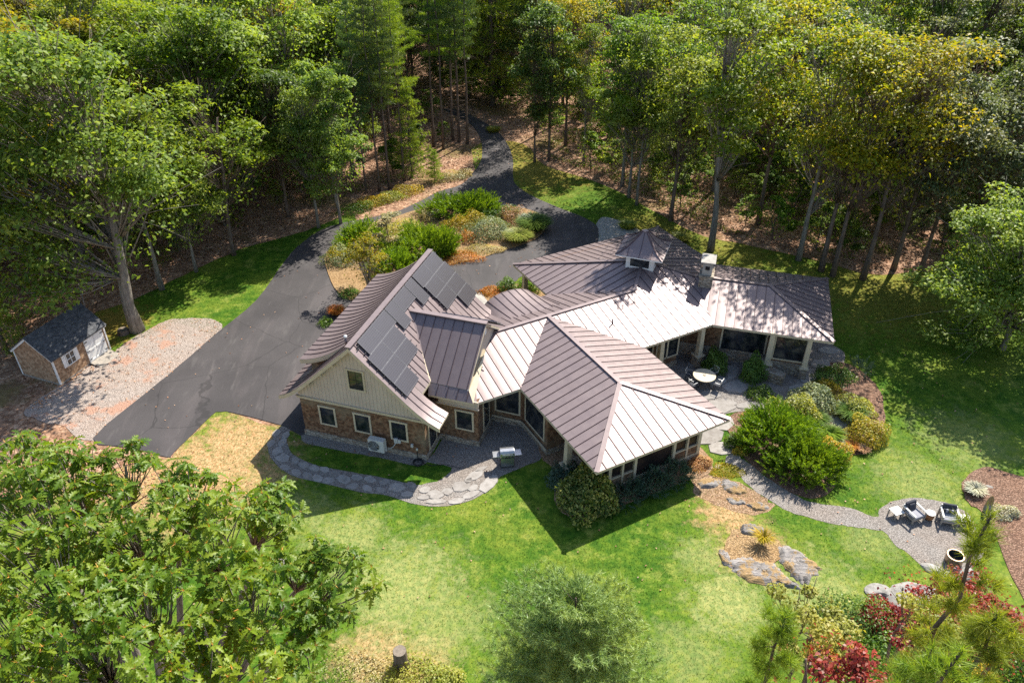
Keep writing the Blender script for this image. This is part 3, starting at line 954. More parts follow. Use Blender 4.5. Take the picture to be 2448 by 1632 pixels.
# eyebrow arch over the entry on the rear slope of the centre wing
EBW = 2.1
def ebz(t, b):                                  # t -1..1 across, b along the slope
    k = max(0.0, min(1.0, (b - 13.9) / 3.3))
    return main_z('cB', 0, b) + 0.01 + (0.62 * k + 0.30 * k * k) * max(0.0, 1 - abs(t) ** 2.4) ** .8
bs = np.linspace(13.9, 17.3, 9)
vs, fs = [], []
ts = np.linspace(-1, 1, 25)
r_eye = MB()
for b in bs:
    for t in ts:
        r_eye.v.append(tuple(H(4.1 + EBW * t, b, ebz(t, b) - 0.02)))
for i in range(len(bs) - 1):
    for j in range(len(ts) - 1):
        q = i * 25 + j
        r_eye.f.append((q, q + 1, q + 26, q + 25))
r_eye = r_eye.build('eyebrow_roof', 'trim_beige', house, True)
for s in range(8):
    t0, t1 = -1 + s * .25, -1 + (s + 1) * .25
    vs, fs, mi = [], [], []
    for b in bs:
        for t in np.linspace(t0, t1, 4):
            vs.append(tuple(H(4.1 + EBW * t, b, ebz(t, b) + .012)))
    for i in range(len(bs) - 1):
        for j in range(3):
            q = i * 4 + j
            fs.append((q, q + 1, q + 5, q + 4)); mi.append(0)
    mb = MB()
    pt = [H(4.1 + EBW * t1, b, ebz(t1, b) + .03) for b in bs]
    for p, q in zip(pt[:-1], pt[1:]):
        mb.bar(p, q, .03, .05)
    i0 = len(vs)
    vs += mb.v; fs += [tuple(i + i0 for i in f) for f in mb.f]; mi += [1] * len(mb.f)
    finish_panel(vs, fs, mi, r_eye)
mb = MB()                                        # front of the arch
for j in range(24):
    t0, t1 = ts[j], ts[j + 1]
    a0, a1 = H(4.1 + EBW * t0, 17.2, 0), H(4.1 + EBW * t1, 17.2, 0)
    mb.poly([a0 + UP * 2.6, a1 + UP * 2.6, a1 + UP * ebz(t1, 17.2), a0 + UP * ebz(t0, 17.2)])
mb.build('arch_front', 'trim_beige', house)

# ---------------------------------------------------- garage wing
def prof_r(u):       # right slope height
    P = [(3.95, 7.45), (7.1, 4.38), (7.6, 3.93), (8.1, 3.52), (8.6, 3.22), (9.0, 3.05)]
    return float(np.interp(u, [p[0] for p in P], [p[1] for p in P]))
def prof_l(u):       # main left slope, mirrored
    return prof_r(7.9 - u)
def prof_d(u):       # raised dormer roof over the left side, concave
    P = [(-0.15, 4.95), (.4, 5.06), (.9, 5.24), (1.4, 5.47), (1.9, 5.76), (2.4, 6.10), (2.9, 6.48), (3.4, 6.93), (3.95, 7.47)]
    return float(np.interp(u, [p[0] for p in P], [p[1] for p in P]))
r_gar = None
def strip_panels(roof, prof, u0, uend, n0, n1, spacing=0.50, pts=9, lift=0.02, base=False):
    cnt = round((n1 - n0) / spacing)
    sp = (n1 - n0) / cnt
    for k in range(cnt):
        a, b = n0 + k * sp, n0 + (k + 1) * sp
        vs, fs, mi = [], [], []
        cols = np.linspace(a, b, 5)
        pil = .004 * rgp.uniform(.6, 1.3)
        for n in cols:
            ue = uend(n)
            for q in range(pts):
                u = u0 + (ue - u0) * q / (pts - 1)
                vs.append(tuple(G(u, n, prof(u) + lift + pil * math.sin(math.pi * (n - a) / sp))))
        for j in range(4):
            for q in range(pts - 1):
                i = j * pts + q
                f = (i, i + 1, i + pts + 1, i + pts)
                v0, v1, v2 = (Vector(vs[x]) for x in f[:3])
                if (v1 - v0).cross(v2 - v0).z < 0:
                    f = f[::-1]
                fs.append(f); mi.append(0)
        if k < cnt - 1:
            mb = MB()
            ue = uend(b)
            pl = [G(u0 + (ue - u0) * q / (pts - 1), b, prof(u0 + (ue - u0) * q / (pts - 1)) + lift + .02) for q in range(pts)]
            for p, q in zip(pl[:-1], pl[1:]):
                mb.bar(p, q, .024, .045)
            i0 = len(vs)
            vs += mb.v; fs += [tuple(i + i0 for i in f) for f in mb.f]; mi += [1] * len(mb.f)
        finish_panel(vs, fs, mi, roof)
def slab(name, prof, us, n0, n1, th=.16):
    mb = MB()
    for a, b in zip(us[:-1], us[1:]):
        up_ = [G(a, n0, prof(a)), G(b, n0, prof(b)), G(b, n1, prof(b)), G(a, n1, prof(a))]
        mb.solid([p - UP * th for p in up_], up_)
    return mb.build(name, 'trim_beige', house)
def valley(n):                                   # where the cross gable meets the right slope
    if n < 1.05: return 9.0
    if n < 2.3: return 7.45
    if n < 5.57: return max(5.0, 7.36 - (n - 2.3) * .722)
    if n < 8.9: return min(7.4, 5.0 + (n - 5.57) * .722)
    return 9.0
r_gar = slab('garage_roof', prof_r, [3.95, 5.0, 6.0, 7.1, 7.45], -.45, 11.4)
for n0, n1 in ((-.45, 1.0), (8.95, 11.4)):
    mb = MB()
    for a, b in ((7.45, 7.6), (7.6, 8.1), (8.1, 8.6), (8.6, 9.0)):
        up_ = [G(a, n0, prof_r(a)), G(b, n0, prof_r(b)), G(b, n1, prof_r(b)), G(a, n1, prof_r(a))]
        mb.solid([p - UP * .14 for p in up_], up_)
    mb.build('eave_flare', 'trim_beige', house)
strip_panels(r_gar, prof_r, 3.95, valley, -.45, 1.01)
strip_panels(r_gar, prof_r, 3.95, valley, 1.05, 8.9, .4906)
strip_panels(r_gar, prof_r, 3.95, valley, 8.93, 11.4)
r_left = slab('garage_left_roof', prof_l, [-1.1, -.7, -.2, .3, .8, 2, 3.95], -.45, 1.3)
strip_panels(r_left, prof_l, 3.95, lambda n: -1.1, -.45, 1.3, .44)
r_skirt = slab('garage_skirt_roof', prof_l, [-1.1, -.7, -.2, .3, .5], 1.3, 11.3)
strip_panels(r_skirt, prof_l, .5, lambda n: -1.1, 1.3, 11.3)
r_dorm = slab('dormer_roof', prof_d, [-.15, .4, .9, 1.4, 1.9, 2.4, 2.9, 3.4, 3.9], .88, 11.4, .2)
strip_panels(r_dorm, prof_d, 3.95, lambda n: -.15, .88, 11.4)
cap(r_gar, G(3.95, -.47, 7.45), G(3.95, 11.42, 7.45), .34, .06, .06)
# cross gable with its ridge toward the centre wing
XF = [G(5.0, 5.57, 6.45), G(7.36, 2.28, 3.97), G(9.8, 2.25, 3.97), G(9.8, 5.57, 6.45)]
XB = [G(5.0, 5.57, 6.45), G(9.8, 5.57, 6.45), G(9.8, 8.9, 3.97), G(7.4, 8.9, 3.97)]
r_x = roof_deck('cross_gable_roof', [XF, XB], .16)
roof_plane(r_x, XF, -GN, .61, .006, .3); roof_plane(r_x, XB, GN, .61)
cap(r_x, G(4.95, 5.57, 6.45), G(9.85, 5.57, 6.45), .34, .07, .06)
cap(r_x, G(5.0, 5.50, 6.43), G(7.36, 2.28, 3.97), .30, .02, .05)
XS = [G(7.36, 2.24, 3.96), G(7.5, 1.72, 3.5), G(10.25, 1.75, 3.46), G(9.82, 2.24, 3.96)]
XT = [G(9.82, 2.24, 3.94), G(10.25, 1.75, 3.46), H(-0.85, 12.535, 4.46), G(9.7, 5.6, 4.5)]
r_low = roof_deck('link_roof', [XS, XT], .12)
roof_plane(r_low, XS, -GN, .62, .004); roof_plane(r_low, XT, -GN, .62, .004)
mb = MB()
mb.solid([G(9.46, 2.4, 3.3), G(9.52, 2.4, 3.3), G(9.52, 8.6, 3.3), G(9.46, 8.6, 3.3)], [G(9.46, 2.4, 3.95), G(9.52, 2.4, 3.95), G(9.52, 8.6, 3.95), G(9.46, 8.6, 3.95)])
mb.solid([G(9.46, 2.4, 3.95), G(9.46, 5.57, 6.3), G(9.46, 8.6, 3.95)], [G(9.52, 2.4, 3.95), G(9.52, 5.57, 6.3), G(9.52, 8.6, 3.95)])
mb.build('cross_gable_wall', 'board_beige', house)
mb = MB()
for s_, n1 in ((1, 2.25), (-1, 8.9)):
    mb.bar(G(9.77, 5.57, 6.37), G(9.77, n1, 3.89), .05, .16)
mb.build('rake_board', 'trim_white', house)
mb = MB()
mb.cbox(G(9.7, 5.5, 5.75), .14, .3, .35, _g)
mb.build('bracket', 'trim_white', house)

# solar panels
SNRM = (GU * .975 + UP).normalized()
SDN = (GU - UP * .975).normalized()
def panel_mesh(name, wd, ht):
    mb = MB()
    mb.box((-wd / 2, -ht / 2, 0), (wd, 0, 0), (0, ht, 0), (0, 0, .035))
    me = mb.mesh(name)
    me.materials.append(MATS['solar'])
    return me
PM_L, PM_P = panel_mesh('solar_panel', 1.70, .98), panel_mesh('solar_panel', 1.0, 1.64)
def frame_mesh(wd, ht):
    mb = MB()
    for (x, y, a, b) in ((-wd / 2 - .012, -ht / 2 - .012, wd + .024, .012), (-wd / 2 - .012, ht / 2, wd + .024, .012), (-wd / 2 - .012, -ht / 2, .012, ht), (wd / 2, -ht / 2, .012, ht)):
        mb.box((x, y, -.004), (a, 0, 0), (0, b, 0), (0, 0, .046))
    me = mb.mesh('frame')
    me.materials.append(MATS['panel_frame'])
    return me
FM_L, FM_P = frame_mesh(1.70, .98), frame_mesh(1.0, 1.64)
def solar(nc, s0, portrait=False, mtx=None):
    """nc centre along the ridge, s0 distance of the top edge below the ridge"""
    ht = 1.64 if portrait else .98
    c = G(3.95, nc, 7.45) + SDN * (s0 + ht / 2) + SNRM * .16
    m = Matrix((GN, SDN, GN.cross(SDN))).transposed().to_4x4()
    m.translation = c
    if mtx is not None:
        m = mtx
    o = bpy.data.objects.new('solar_panel', PM_P if portrait else PM_L)
    link(o, house)
    o.matrix_basis = m
    f = bpy.data.objects.new('frame', FM_P if portrait else FM_L)
    COL.objects.link(f)
    f.parent = o
S0 = .16
for n in (1.13, 2.88): solar(n, S0)
solar(4.33, S0, True)
solar(5.74, S0)
solar(7.18, S0, True)
for n in (8.72, 10.46): solar(n, S0)
for r_ in (1, 2):
    for n in (.78, 2.52): solar(n, S0 + 1.01 * r_)
    for n in (8.82 + .05 * r_, 10.56 + .05 * r_): solar(n, S0 + 1.01 * r_)
solar(.78, S0 + 3.03)
solar(10.70, S0 + 3.03)
# rails that stick out under the panels
mb = MB()
for (n0, n1, s) in ((-.12, .1, .45), (-.2, 3.6, 1.45), (-.2, 3.6, 2.0), (-.2, 3.6, 2.5), (-.2, 3.6, 2.95), (-.2, 1.8, 3.45), (-.2, 1.8, 3.9), (0, 11.5, .35), (0, 11.5, .9), (7.9, 11.6, 1.5), (7.9, 11.6, 2.0), (7.9, 11.65, 2.6), (7.9, 11.65, 3.0), (9.8, 11.7, 3.5), (9.8, 11.7, 3.95)):
    a = G(3.95, n0, 7.45) + SDN * s + SNRM * .10
    b = G(3.95, n1, 7.45) + SDN * s + SNRM * .10
    mb.bar(a, b, .05, .05)
mb.build('solar_rail', 'black_metal', house)
XN = (GN * .745 + UP).normalized()
XD = (GN - UP * .745).normalized()
for k in range(2):
    m = Matrix((GU, XD, GU.cross(XD))).transposed().to_4x4()
    m.translation = G(7.75 + 1.75 * k, 5.57, 6.45) + XD * .62 + GU.cross(XD) * (.2 if GU.cross(XD).z > 0 else -.2)
    solar(0, 0, False, m)
mb = MB()
for k in (0.25, .95):
    mb.bar(G(6.75, 5.57, 6.45) + XD * k + XN * .12, G(10.55, 5.57, 6.45) + XD * k + XN * .12, .05, .06)
mb.build('solar_rail', 'black_metal', house)

# flue and vents
mb = MB()
mb.tube([G(3.55, .15, 6.8), G(3.55, .15, 7.75)], .075, 12)
fl = mb.build('flue', 'copper_dark', house, True)
mb = MB(); mb.lathe([(.0, .1), (.1, .1), (.1, 0), (.08, -.02)], G(3.55, .15, 7.72), 12); mb.build('flue_cap', 'galvanised', fl, True)
mb = MB(); p = H(8.1, 10.45, main_z('cF', 0, 10.45)); mb.tube([p, p + UP * .42], .05, 10); mb.build('vent_pipe', 'copper_dark', house, True)

# ---------------------------------------------------- walls
def prism(name, pts, z0, z1, m, parent=house, bevel=0):
    mb = MB()
    mb.solid([Vector((p.x, p.y, z0)) for p in pts], [Vector((p.x, p.y, z1)) for p in pts])
    return mb.build(name, m, parent)
gw = [G(0, 0), G(7.9, 0), G(7.9, 11), G(0, 11)]
prism('wall', gw, 0.40, 3.0, 'shingle')
prism('stone_base', [G(-.06, -.06), G(7.96, -.06), G(7.96, 11.06), G(-.06, 11.06)], 0, .42, 'stone_wall')
# gable of vertical boards, front; plain at the back
bw = .2336
def gz(u): return min(prof_r(max(u, 7.9 - u)) , 7.4) - .12
for k in range(34):
    u0, u1 = -.02 + k * bw, -.02 + (k + 1) * bw - .012
    um = 3.95
    pts = [(u0, 3.0), (u1, 3.0), (u1, gz(u1))] + ([(um, gz(um))] if u0 < um < u1 else []) + [(u0, gz(u0))]
    if min(gz(u0), gz(u1)) < 3.05:
        continue
    mb = MB()
    mb.solid([G(u, -.045, z) for u, z in pts], [G(u, .05, z) for u, z in pts])
    mb.build('board', 'board_beige', house)
mb = MB()
mb.solid([G(.0, .02, 3.0), G(7.9, .02, 3.0), G(3.95, .02, 7.3)], [G(.0, .1, 3.0), G(7.9, .1, 3.0), G(3.95, .1, 7.3)])
mb.solid([G(.0, 10.9, 3.0), G(7.9, 10.9, 3.0), G(3.95, 10.9, 7.3)], [G(.0, 11, 3.0), G(7.9, 11, 3.0), G(3.95, 11, 7.3)])
mb.build('gable_wall', 'board_beige', house)
mb = MB()
mb.box(G(-.12, -.10, 2.89), GU * 8.14, GN * .1, UP * .15)
mb.box(G(-.16, -.14, 3.04), GU * 8.22, GN * .14, UP * .03)
mb.build('band_board', 'trim_beige', house)
for side in (0, 1):
    mb = MB()
    us = [3.95, 5.2, 6.4, 7.1, 7.6, 8.1, 8.6, 9.02]
    for a, b in zip(us[:-1], us[1:]):
        A = [(a, prof_r(a) - .03), (b, prof_r(b) - .03), (b, prof_r(b) - .27), (a, prof_r(a) - .27)]
        if side:
            A = [(7.9 - u, z) for u, z in A]
        mb.solid([G(u, -.44, z) for u, z in A], [G(u, -.39, z) for u, z in A])
    mb.build('rake_board', 'trim_beige', house)
for k, u in enumerate((1.0, 1.9, 2.75, 5.2, 6.1, 7.0)):       # lookouts under the rake
    mb = MB()
    z = prof_r(max(u, 7.9 - u)) - .36
    mb.box(G(u - .06, -.36, z - .08), GU * .12, GN * .36, UP * .14)
    mb.build('lookout', 'trim_beige', house)
# dormer wall on the left side
mb = MB()
top = [(.35, prof_d(.35)), (1.2, prof_d(1.2)), (2.2, prof_d(2.2)), (3.2, prof_d(3.2))]
bot = [(3.2, prof_l(3.2) - .1), (.35, 3.6)]
fr = [(u, z - .12) for u, z in top] + bot
mb.solid([G(u, 1.25, z) for u, z in fr], [G(u, 1.33, z) for u, z in fr])
mb.box(G(.35, 1.33, 3.5), GU * .1, GN * 9.6, UP * 1.5)
mb.build('dormer_wall', 'shingle', house)
mb = MB()
us = [-.15, .4, .9, 1.4, 1.9, 2.4, 2.9, 3.4, 3.9]
for a, b in zip(us[:-1], us[1:]):
    A = [(a, prof_d(a) - .02), (b, prof_d(b) - .02), (b, prof_d(b) - .30), (a, prof_d(a) - .30)]
    mb.solid([G(u, .90, z) for u, z in A], [G(u, .96, z) for u, z in A])
    A = [(a, prof_d(a) - .28), (b, prof_d(b) - .28), (b, prof_d(b) - .30), (a, prof_d(a) - .30)]
    mb.solid([G(u, .96, z) for u, z in A], [G(u, 1.26, z) for u, z in A])
mb.build('dormer_rake', 'trim_beige', house)

# link wall with the corner window
prism('wall', [G(7.85, 2.05), G(10.4, 2.05), G(10.4, 5.2), H(-1.2, 10.2), H(3, 13), G(7.85, 9)], .40, 3.35, 'shingle')
prism('stone_base', [G(7.85, 1.99), G(10.46, 1.99), G(10.46, 5.2), H(-1.15, 10.15), H(3, 13), G(7.85, 9)], 0, .42, 'stone_wall')
mb = MB(); mb.box(G(8.0, 1.98, 2.88), GU * 2.46, GN * .08, UP * .5); mb.box(G(7.9, 1.93, 2.82), GU * 2.6, GN * .12, UP * .07); mb.build('frieze', 'board_beige', house)
# centre and porch body
body = [H(-1.2, 10.0), H(.3, 8.35), H(.3, 5.4), H(1.5, 5.4), H(1.5, 4.0), H(7.9, 4.0), H(7.9, 9.0), H(12.6, 9.0), H(12.6, 11.5), H(6, 15), H(-1.2, 15)]
prism('wall', body, .40, 3.2, 'shingle')
prism('stone_base', [H(-1.26, 9.96), H(.24, 8.31), H(.24, 5.34), H(1.44, 5.34), H(1.44, 3.94), H(7.96, 3.94), H(7.96, 8.94), H(12.66, 8.94), H(12.66, 11.5), H(6, 15), H(-1.2, 15)], 0, .43, 'stone_wall')
mb = MB()
for a, b in zip([H(-1.2, 10.0), H(.3, 8.35)], [H(.3, 8.35), H(.3, 5.4)]):
    d = (b - a).normalized(); nn = Vector((d.y, -d.x, 0))
    mb.box(a + nn * .06 + UP * .43, b - a, nn * .07, UP * .09)
mb.build('water_table', 'trim_beige', house)
# screened porch: dark screen bays between posts, low shingle walls
pb = [(1.5, 4.0), (1.5, .95), (7.9, .95), (7.9, 4.0)]
prism('porch_floor', [H(1.45, 4.1), H(1.45, .9), H(7.95, .9), H(7.95, 4.1)], 0, .5, 'stone_wall')
prism('porch_screen', [H(1.58, 4.05), H(1.58, 1.03), H(7.82, 1.03), H(7.82, 4.05)], .5, 3.42, 'screen')
def low_wall(p, q, z0, z1, th=.1):
    d = (q - p).normalized(); nn = Vector((d.y, -d.x, 0))
    mb = MB(); mb.box(p + UP * z0 - nn * .02, q - p, nn * th, UP * (z1 - z0)); mb.build('knee_wall', 'shingle', house)
    mb = MB(); mb.box(p + UP * z1 - nn * .02, q - p, nn * (th + .03), UP * .07); mb.build('rail', 'trim_beige', house)
    mb = MB(); mb.box(p + UP * (z0 - .03) - nn * .02, q - p, nn * (th + .03), UP * .07); mb.build('rail', 'trim_beige', house)
low_wall(H(1.55, 1.03), H(3.3, 1.03), .53, 1.15)
low_wall(H(6.0, 1.03), H(7.85, 1.03), .53, 1.15)
low_wall(H(7.82, 1.03), H(7.82, 4.0), .53, 1.15)
low_wall(H(1.58, 4.0), H(1.58, 1.03), .53, 1.15)
mb = MB(); mb.box(H(3.3, .92, .5), E1 * 2.7, E2 * .1, UP * .09); mb.build('rail', 'trim_beige', house)
for a, b, wd in ((1.6, .97, .2), (2.45, .97, .12), (3.3, .97, .17), (6.0, .97, .17), (6.95, .97, .12), (7.82, .97, .22), (7.86, 2.5, .14), (7.86, 3.9, .16), (1.54, 2.5, .14)):
    mb = MB(); mb.cbox(H(a, b, .5), wd, .16, 2.95, _e); mb.build('post', 'trim_beige', house)
mb = MB(); mb.box(H(1.5, .9, 3.18), E1 * 6.4, E2 * .14, UP * .22); mb.build('beam', 'trim_beige', house)
# tapered columns on stone piers
def column(p, rz, z1=3.2, pier=.62, wd=.36):
    mb = MB()
    ca, sa = math.cos(rz), math.sin(rz)
    x, y = Vector((ca, sa, 0)), Vector((-sa, ca, 0))
    def sq(h, z): return [p + (x * i + y * j) * h + UP * z for i, j in ((-1, -1), (1, -1), (1, 1), (-1, 1))]
    mb.solid(sq(wd / 2, .92), sq(wd / 2 * .8, z1))
    mb.solid(sq(wd / 2 * .95, z1), sq(wd / 2 * .95, z1 + .1))
    c = mb.build('column', 'trim_beige', house)
    mb = MB(); mb.solid(sq(pier / 2, 0), sq(pier / 2 * .92, .85)); mb.build('pier', 'stone_wall', c)
    mb = MB(); mb.solid(sq(pier / 2 + .04, .85), sq(pier / 2 + .04, .93)); mb.build('pier_cap', 'trim_beige', c)
column(H(.42, 3.35), _e)
column(H(10.6, 8.35), _e)
column(H(13.9, 8.3), _e)
column(W(3.85, .10), _r)
column(W(6.2, .2), _r, 3.2, .5, .34)
column(H(7.5, 20.9), _e)
column(H(7.5, 17.3), _e)
mb = MB(); mb.box(H(.34, .9, 3.05), E2 * 4.6, E1 * .16, UP * .22); mb.build('beam', 'trim_beige', house)
# east wing body
prism('wall', [W(-2.2, .95), W(3.9, .95), W(3.9, .35), W(6.3, .35), W(6.3, 7.5), W(-2.2, 7.5)], .40, 3.2, 'shingle')
prism('stone_base', [W(-2.2, .89), W(3.84, .89), W(3.84, .29), W(6.36, .29), W(6.36, 7.56), W(-2.2, 7.56)], 0, .95, 'stone_wall')
mb = MB(); mb.box(W(-.1, .06, 3.08), F1 * 6.6, F2 * .14, UP * .16); mb.build('beam', 'trim_beige', house)
for k in range(9):
    mb = MB(); mb.box(W(.1 + k * .85, .02, 3.17), F1 * .09, F2 * .8, UP * .1); mb.build('rafter_tail', 'trim_beige', house)
prism('garden_wall', [W(3.6, -.6), W(4.9, -1.15), W(5.1, -.6), W(3.9, .1)], 0, .75, 'stone_wall')
# entry block body
prism('wall', [H(9.3, 12), H(18.6, 12), H(18.6, 20.4), H(9.3, 20.4)], .3, 3.6, 'shingle')

# windows and doors
def window(o, X, N, wd, ht, cols=1, rows=1, z=1.15, casing='trim_beige', cw=.11, name='window', dark='glass'):
    """o plan point at lower left as seen from outside, X to the right, N outward"""
    o = Vector((o.x, o.y, z))
    mb = MB()
    for a, b, c, d in ((-cw, -cw, wd + 2 * cw, cw), (-cw - .02, ht, wd + 2 * cw + .04, cw), (-cw, 0, cw, ht), (wd, 0, cw, ht)):
        mb.box(o + X * a + UP * b - N * .01, X * c, UP * d, N * .06)
    w_ = mb.build(name, casing, house)
    mb = MB()
    for a, b, c, d in ((0, 0, wd, .05), (0, ht - .05, wd, .05), (0, .05, .05, ht - .1), (wd - .05, .05, .05, ht - .1)):
        mb.box(o + X * a + UP * b, X * c, UP * d, N * .03)
    for k in range(1, cols):
        mb.box(o + X * (wd * k / cols - .015) + UP * .05, X * .03, UP * (ht - .1), N * .028)
    for k in range(1, rows):
        mb.box(o + X * .05 + UP * (ht * k / rows - .015), X * (wd - .1), UP * .03, N * .026)
    mb.build('sash', 'black_metal', w_)
    for i in range(cols):
        for j in range(rows):
            a, b = o + X * (wd * i / cols) + UP * (ht * j / rows) + N * .012, None
            mb = MB(); mb.poly([a, a + X * wd / cols, a + X * wd / cols + UP * ht / rows, a + UP * ht / rows]); mb.build('pane', dark, w_)
    return w_
for u in (1.26, 3.53, 5.84):
    window(G(u, 0), GU, -GN, .9, 1.22, 1, 1, 1.24)
window(G(3.5, -.045), GU, -GN, .9, 1.26, 2, 2, 4.38)
window(G(9.08, 2.05), GU, -GN, .95, 1.25, 1, 1, 1.2)
d = (H(.3, 8.35) - H(-1.2, 10.0)).normalized(); nn = Vector((d.y, -d.x, 0))
window(H(-1.2, 10.0) + d * .55, d, nn, 1.45, 1.75, 1, 1, .95)
window(H(.3, 7.9), -E2, -E1, 2.1, 1.75, 1, 1, .95)
window(H(1.5, 5.0), -E2, -E1, .7, 1.4, 1, 1, 1.1)
window(G(10.4, 3.0), GN, GU, .9, 2.1, 1, 1, .55, name='door')
window(G(7.9, .55), GN, GU, .95, 2.1, 1, 1, .5, name='door')
for a in (8.5, 9.6, 10.85, 11.75):
    window(H(a, 9.0), E1, -E2, .8, 1.6, 1, 1, 1.0)
window(W(.75, .95), F1, -F2, 2.8, 2.25, 3, 1, .95, name='glass_door')
window(W(4.15, .35), F1, -F2, 1.9, 1.85, 2, 1, 1.2)
window(W(6.3, 1.2), F2, F1, 1.6, 1.7, 2, 1, 1.2)
# garage doors on the drive side
for k in range(2):
    dd = window(G(0, 10.2 - k * 4.6), -GN, -GU, 3.6, 2.3, 4, 3, .42, name='garage_door')
for n in (2.6, 5.4, 8.2):
    window(G(.35, n + .9), -GN, -GU, .9, .8, 2, 1, 4.02)

# cupola
CX = (E1 * .66 - E2 * .75).normalized()
CY = (E1 * .75 + E2 * .66).normalized()
CC = H(13.65, 14.95)
def cq(h, z): return [CC + CX * (i * h) + CY * (j * h) + UP * z for i, j in ((-1, -1), (1, -1), (1, 1), (-1, 1))]
mb = MB(); mb.solid(cq(.98, 4.2), cq(.98, 6.0)); cup = mb.build('cupola', 'trim_white', house)
for X_, N_ in ((CX, -CY), (CY, CX), (-CX, CY), (-CY, -CX)):
    o = CC + N_ * .985 - X_ * .68
    o = Vector((o.x, o.y, 4.95))
    mb = MB(); mb.poly([o, o + X_ * 1.36, o + X_ * 1.36 + UP * .9, o + UP * .9]); p = mb.build('cupola_window', 'glass', cup)
    mb = MB()
    for a, b, c, e in ((-.05, -.05, 1.46, .06), (-.05, .88, 1.46, .06), (-.05, 0, .06, .9), (1.35, 0, .06, .9)):
        mb.box(o + X_ * a + UP * b, X_ * c, UP * e, N_ * .03)
    mb.build('cupola_window_frame', 'trim_white', cup)
cprof = [(1.64, 6.0), (1.35, 6.12), (1.02, 6.33), (.70, 6.62), (.42, 6.95), (.16, 7.3)]
mb = MB()
mb.solid(cq(1.64, 5.9), cq(1.64, 5.98))
mb.build('cupola_eave', 'trim_white', cup)
mb = MB()
for (h0, z0), (h1, z1) in zip(cprof[:-1], cprof[1:]):
    a, b = cq(h0, z0), cq(h1, z1)
    for i in range(4):
        j = (i + 1) % 4
        mb.poly([a[i], a[j], b[j], b[i]])
mb.poly(cq(.16, 7.3))
mb.build('cupola_roof', 'roof_metal', cup)
for i in range(4):
    mb = MB()
    for (h0, z0), (h1, z1) in zip(cprof[:-1], cprof[1:]):
        mb.bar(cq(h0, z0)[i] + UP * .02, cq(h1, z1)[i] + UP * .02, .09, .05)
    mb.build('cupola_hip', 'roof_seam', cup)
    for f in (-.5, 0, .5):                           # standing seams
        mb = MB()
        for (h0, z0), (h1, z1) in zip(cprof[:-1], cprof[1:]):
            a0, a1 = cq(h0, z0), cq(h1, z1)
            j = (i + 1) % 4
            m0, m1 = (a0[i] + a0[j]) / 2, (a1[i] + a1[j]) / 2
            off = (a0[j] - a0[i]).normalized() * f * 1.64
            if abs(f * 1.64) < h1 and abs(f * 1.64) < h0:
                mb.bar(m0 + off + UP * .015, m1 + off + UP * .015, .03, .04)
        if mb.v:
            mb.build('cupola_seam', 'roof_seam', cup)
mb = MB(); mb.cbox(CC + UP * 7.29, .34, .34, .05, _e); mb.build('finial', 'roof_metal', cup)

# chimney
chc = W(-.92, 3.95)
mb = MB()
for z0, z1, a, b in ((3.6, 4.95, .92, 1.5), (4.95, 5.05, 1.0, 1.6)):
    mb.cbox(Vector((chc.x, chc.y, z0)), a, b, z1 - z0, _r)
ch = mb.build('chimney', 'stone_wall', house)
mb = MB()
mb.cbox(Vector((chc.x, chc.y, 5.05)), .66, 1.2, .9, _r)
mb.build('chimney_flue', 'concrete', ch)
mb = MB(); mb.cbox(chc - F2 * .606 + UP * 5.45, .3, .012, .28, _r); mb.build('flue_opening', 'dark_interior', ch)
mb = MB(); mb.cbox(Vector((chc.x, chc.y, 5.95)), .98, 1.4, .09, _r); mb.build('chimney_cap', 'concrete', ch, bevel=.02)

# ------------------------------------------------------------------ shed
_s = math.atan2(45.86 - 41.76, -28.17 + 29.74)
SX, SY = Vector((math.cos(_s), math.sin(_s), 0)), Vector((-math.sin(_s), math.cos(_s), 0))
SO = Vector((-29.74, 41.76, 0))
def S(x, y, z=0.0): return SO + SX * x + SY * y + UP * z
SLn, SDp, SH, SR = 4.4, 3.3, 2.15, 3.45
shed = empty('garden_shed', S(2.2, 1.6), world=True)
tag(shed, 'small cedar shingle garden shed with dark roof and white double doors', 'shed')
mb = MB()
mb.solid([S(0, 0, .12), S(SLn, 0, .12), S(SLn, SDp, .12), S(0, SDp, .12)], [S(0, 0, SH), S(SLn, 0, SH), S(SLn, SDp, SH), S(0, SDp, SH)])
for x in (0, SLn - .08):
    mb.solid([S(x, 0, SH), S(x, SDp, SH), S(x, SDp / 2, SR - .08)], [S(x + .08, 0, SH), S(x + .08, SDp, SH), S(x + .08, SDp / 2, SR - .08)])
mb.build('wall', 'shingle_light', shed)
mb = MB()
for y0, y1, z0, z1 in ((-.18, SDp / 2, SH - .1, SR), (SDp + .18, SDp / 2, SH - .1, SR)):
    up_ = [S(-.15, y0, z0), S(SLn + .15, y0, z0), S(SLn + .15, y1, z1), S(-.15, y1, z1)]
    mb.solid([p - UP * .06 for p in up_], up_)
rf = mb.build('roof', 'roof_shingle_dark', shed)
mb = MB()
for k in range(9):                                   # courses of shingles
    t0, t1 = k / 9, (k + 1) / 9
    for sgn in (0, 1):
        def sp(x, t, l): 
            y = -.18 + (SDp / 2 + .18) * t
            return S(x, y if not sgn else SDp - y, SH - .1 + (SR - SH + .1) * t + l)
        a = [sp(-.17, t0, .035), sp(SLn + .17, t0, .035), sp(SLn + .17, t1, .012), sp(-.17, t1, .012)]
        mb.solid([p - UP * .02 for p in a], a)
mb.build('shingle_course', 'roof_shingle_dark', rf)
mb = MB()
for x in (-.03, SLn - .07):
    for y in (-.03, SDp - .07):
        mb.box(S(x, y, .1), SX * .1, SY * .1, UP * (SH - .1))
mb.box(S(-.1, -.05, SH - .2), SX * (SLn + .2), SY * .06, UP * .16)
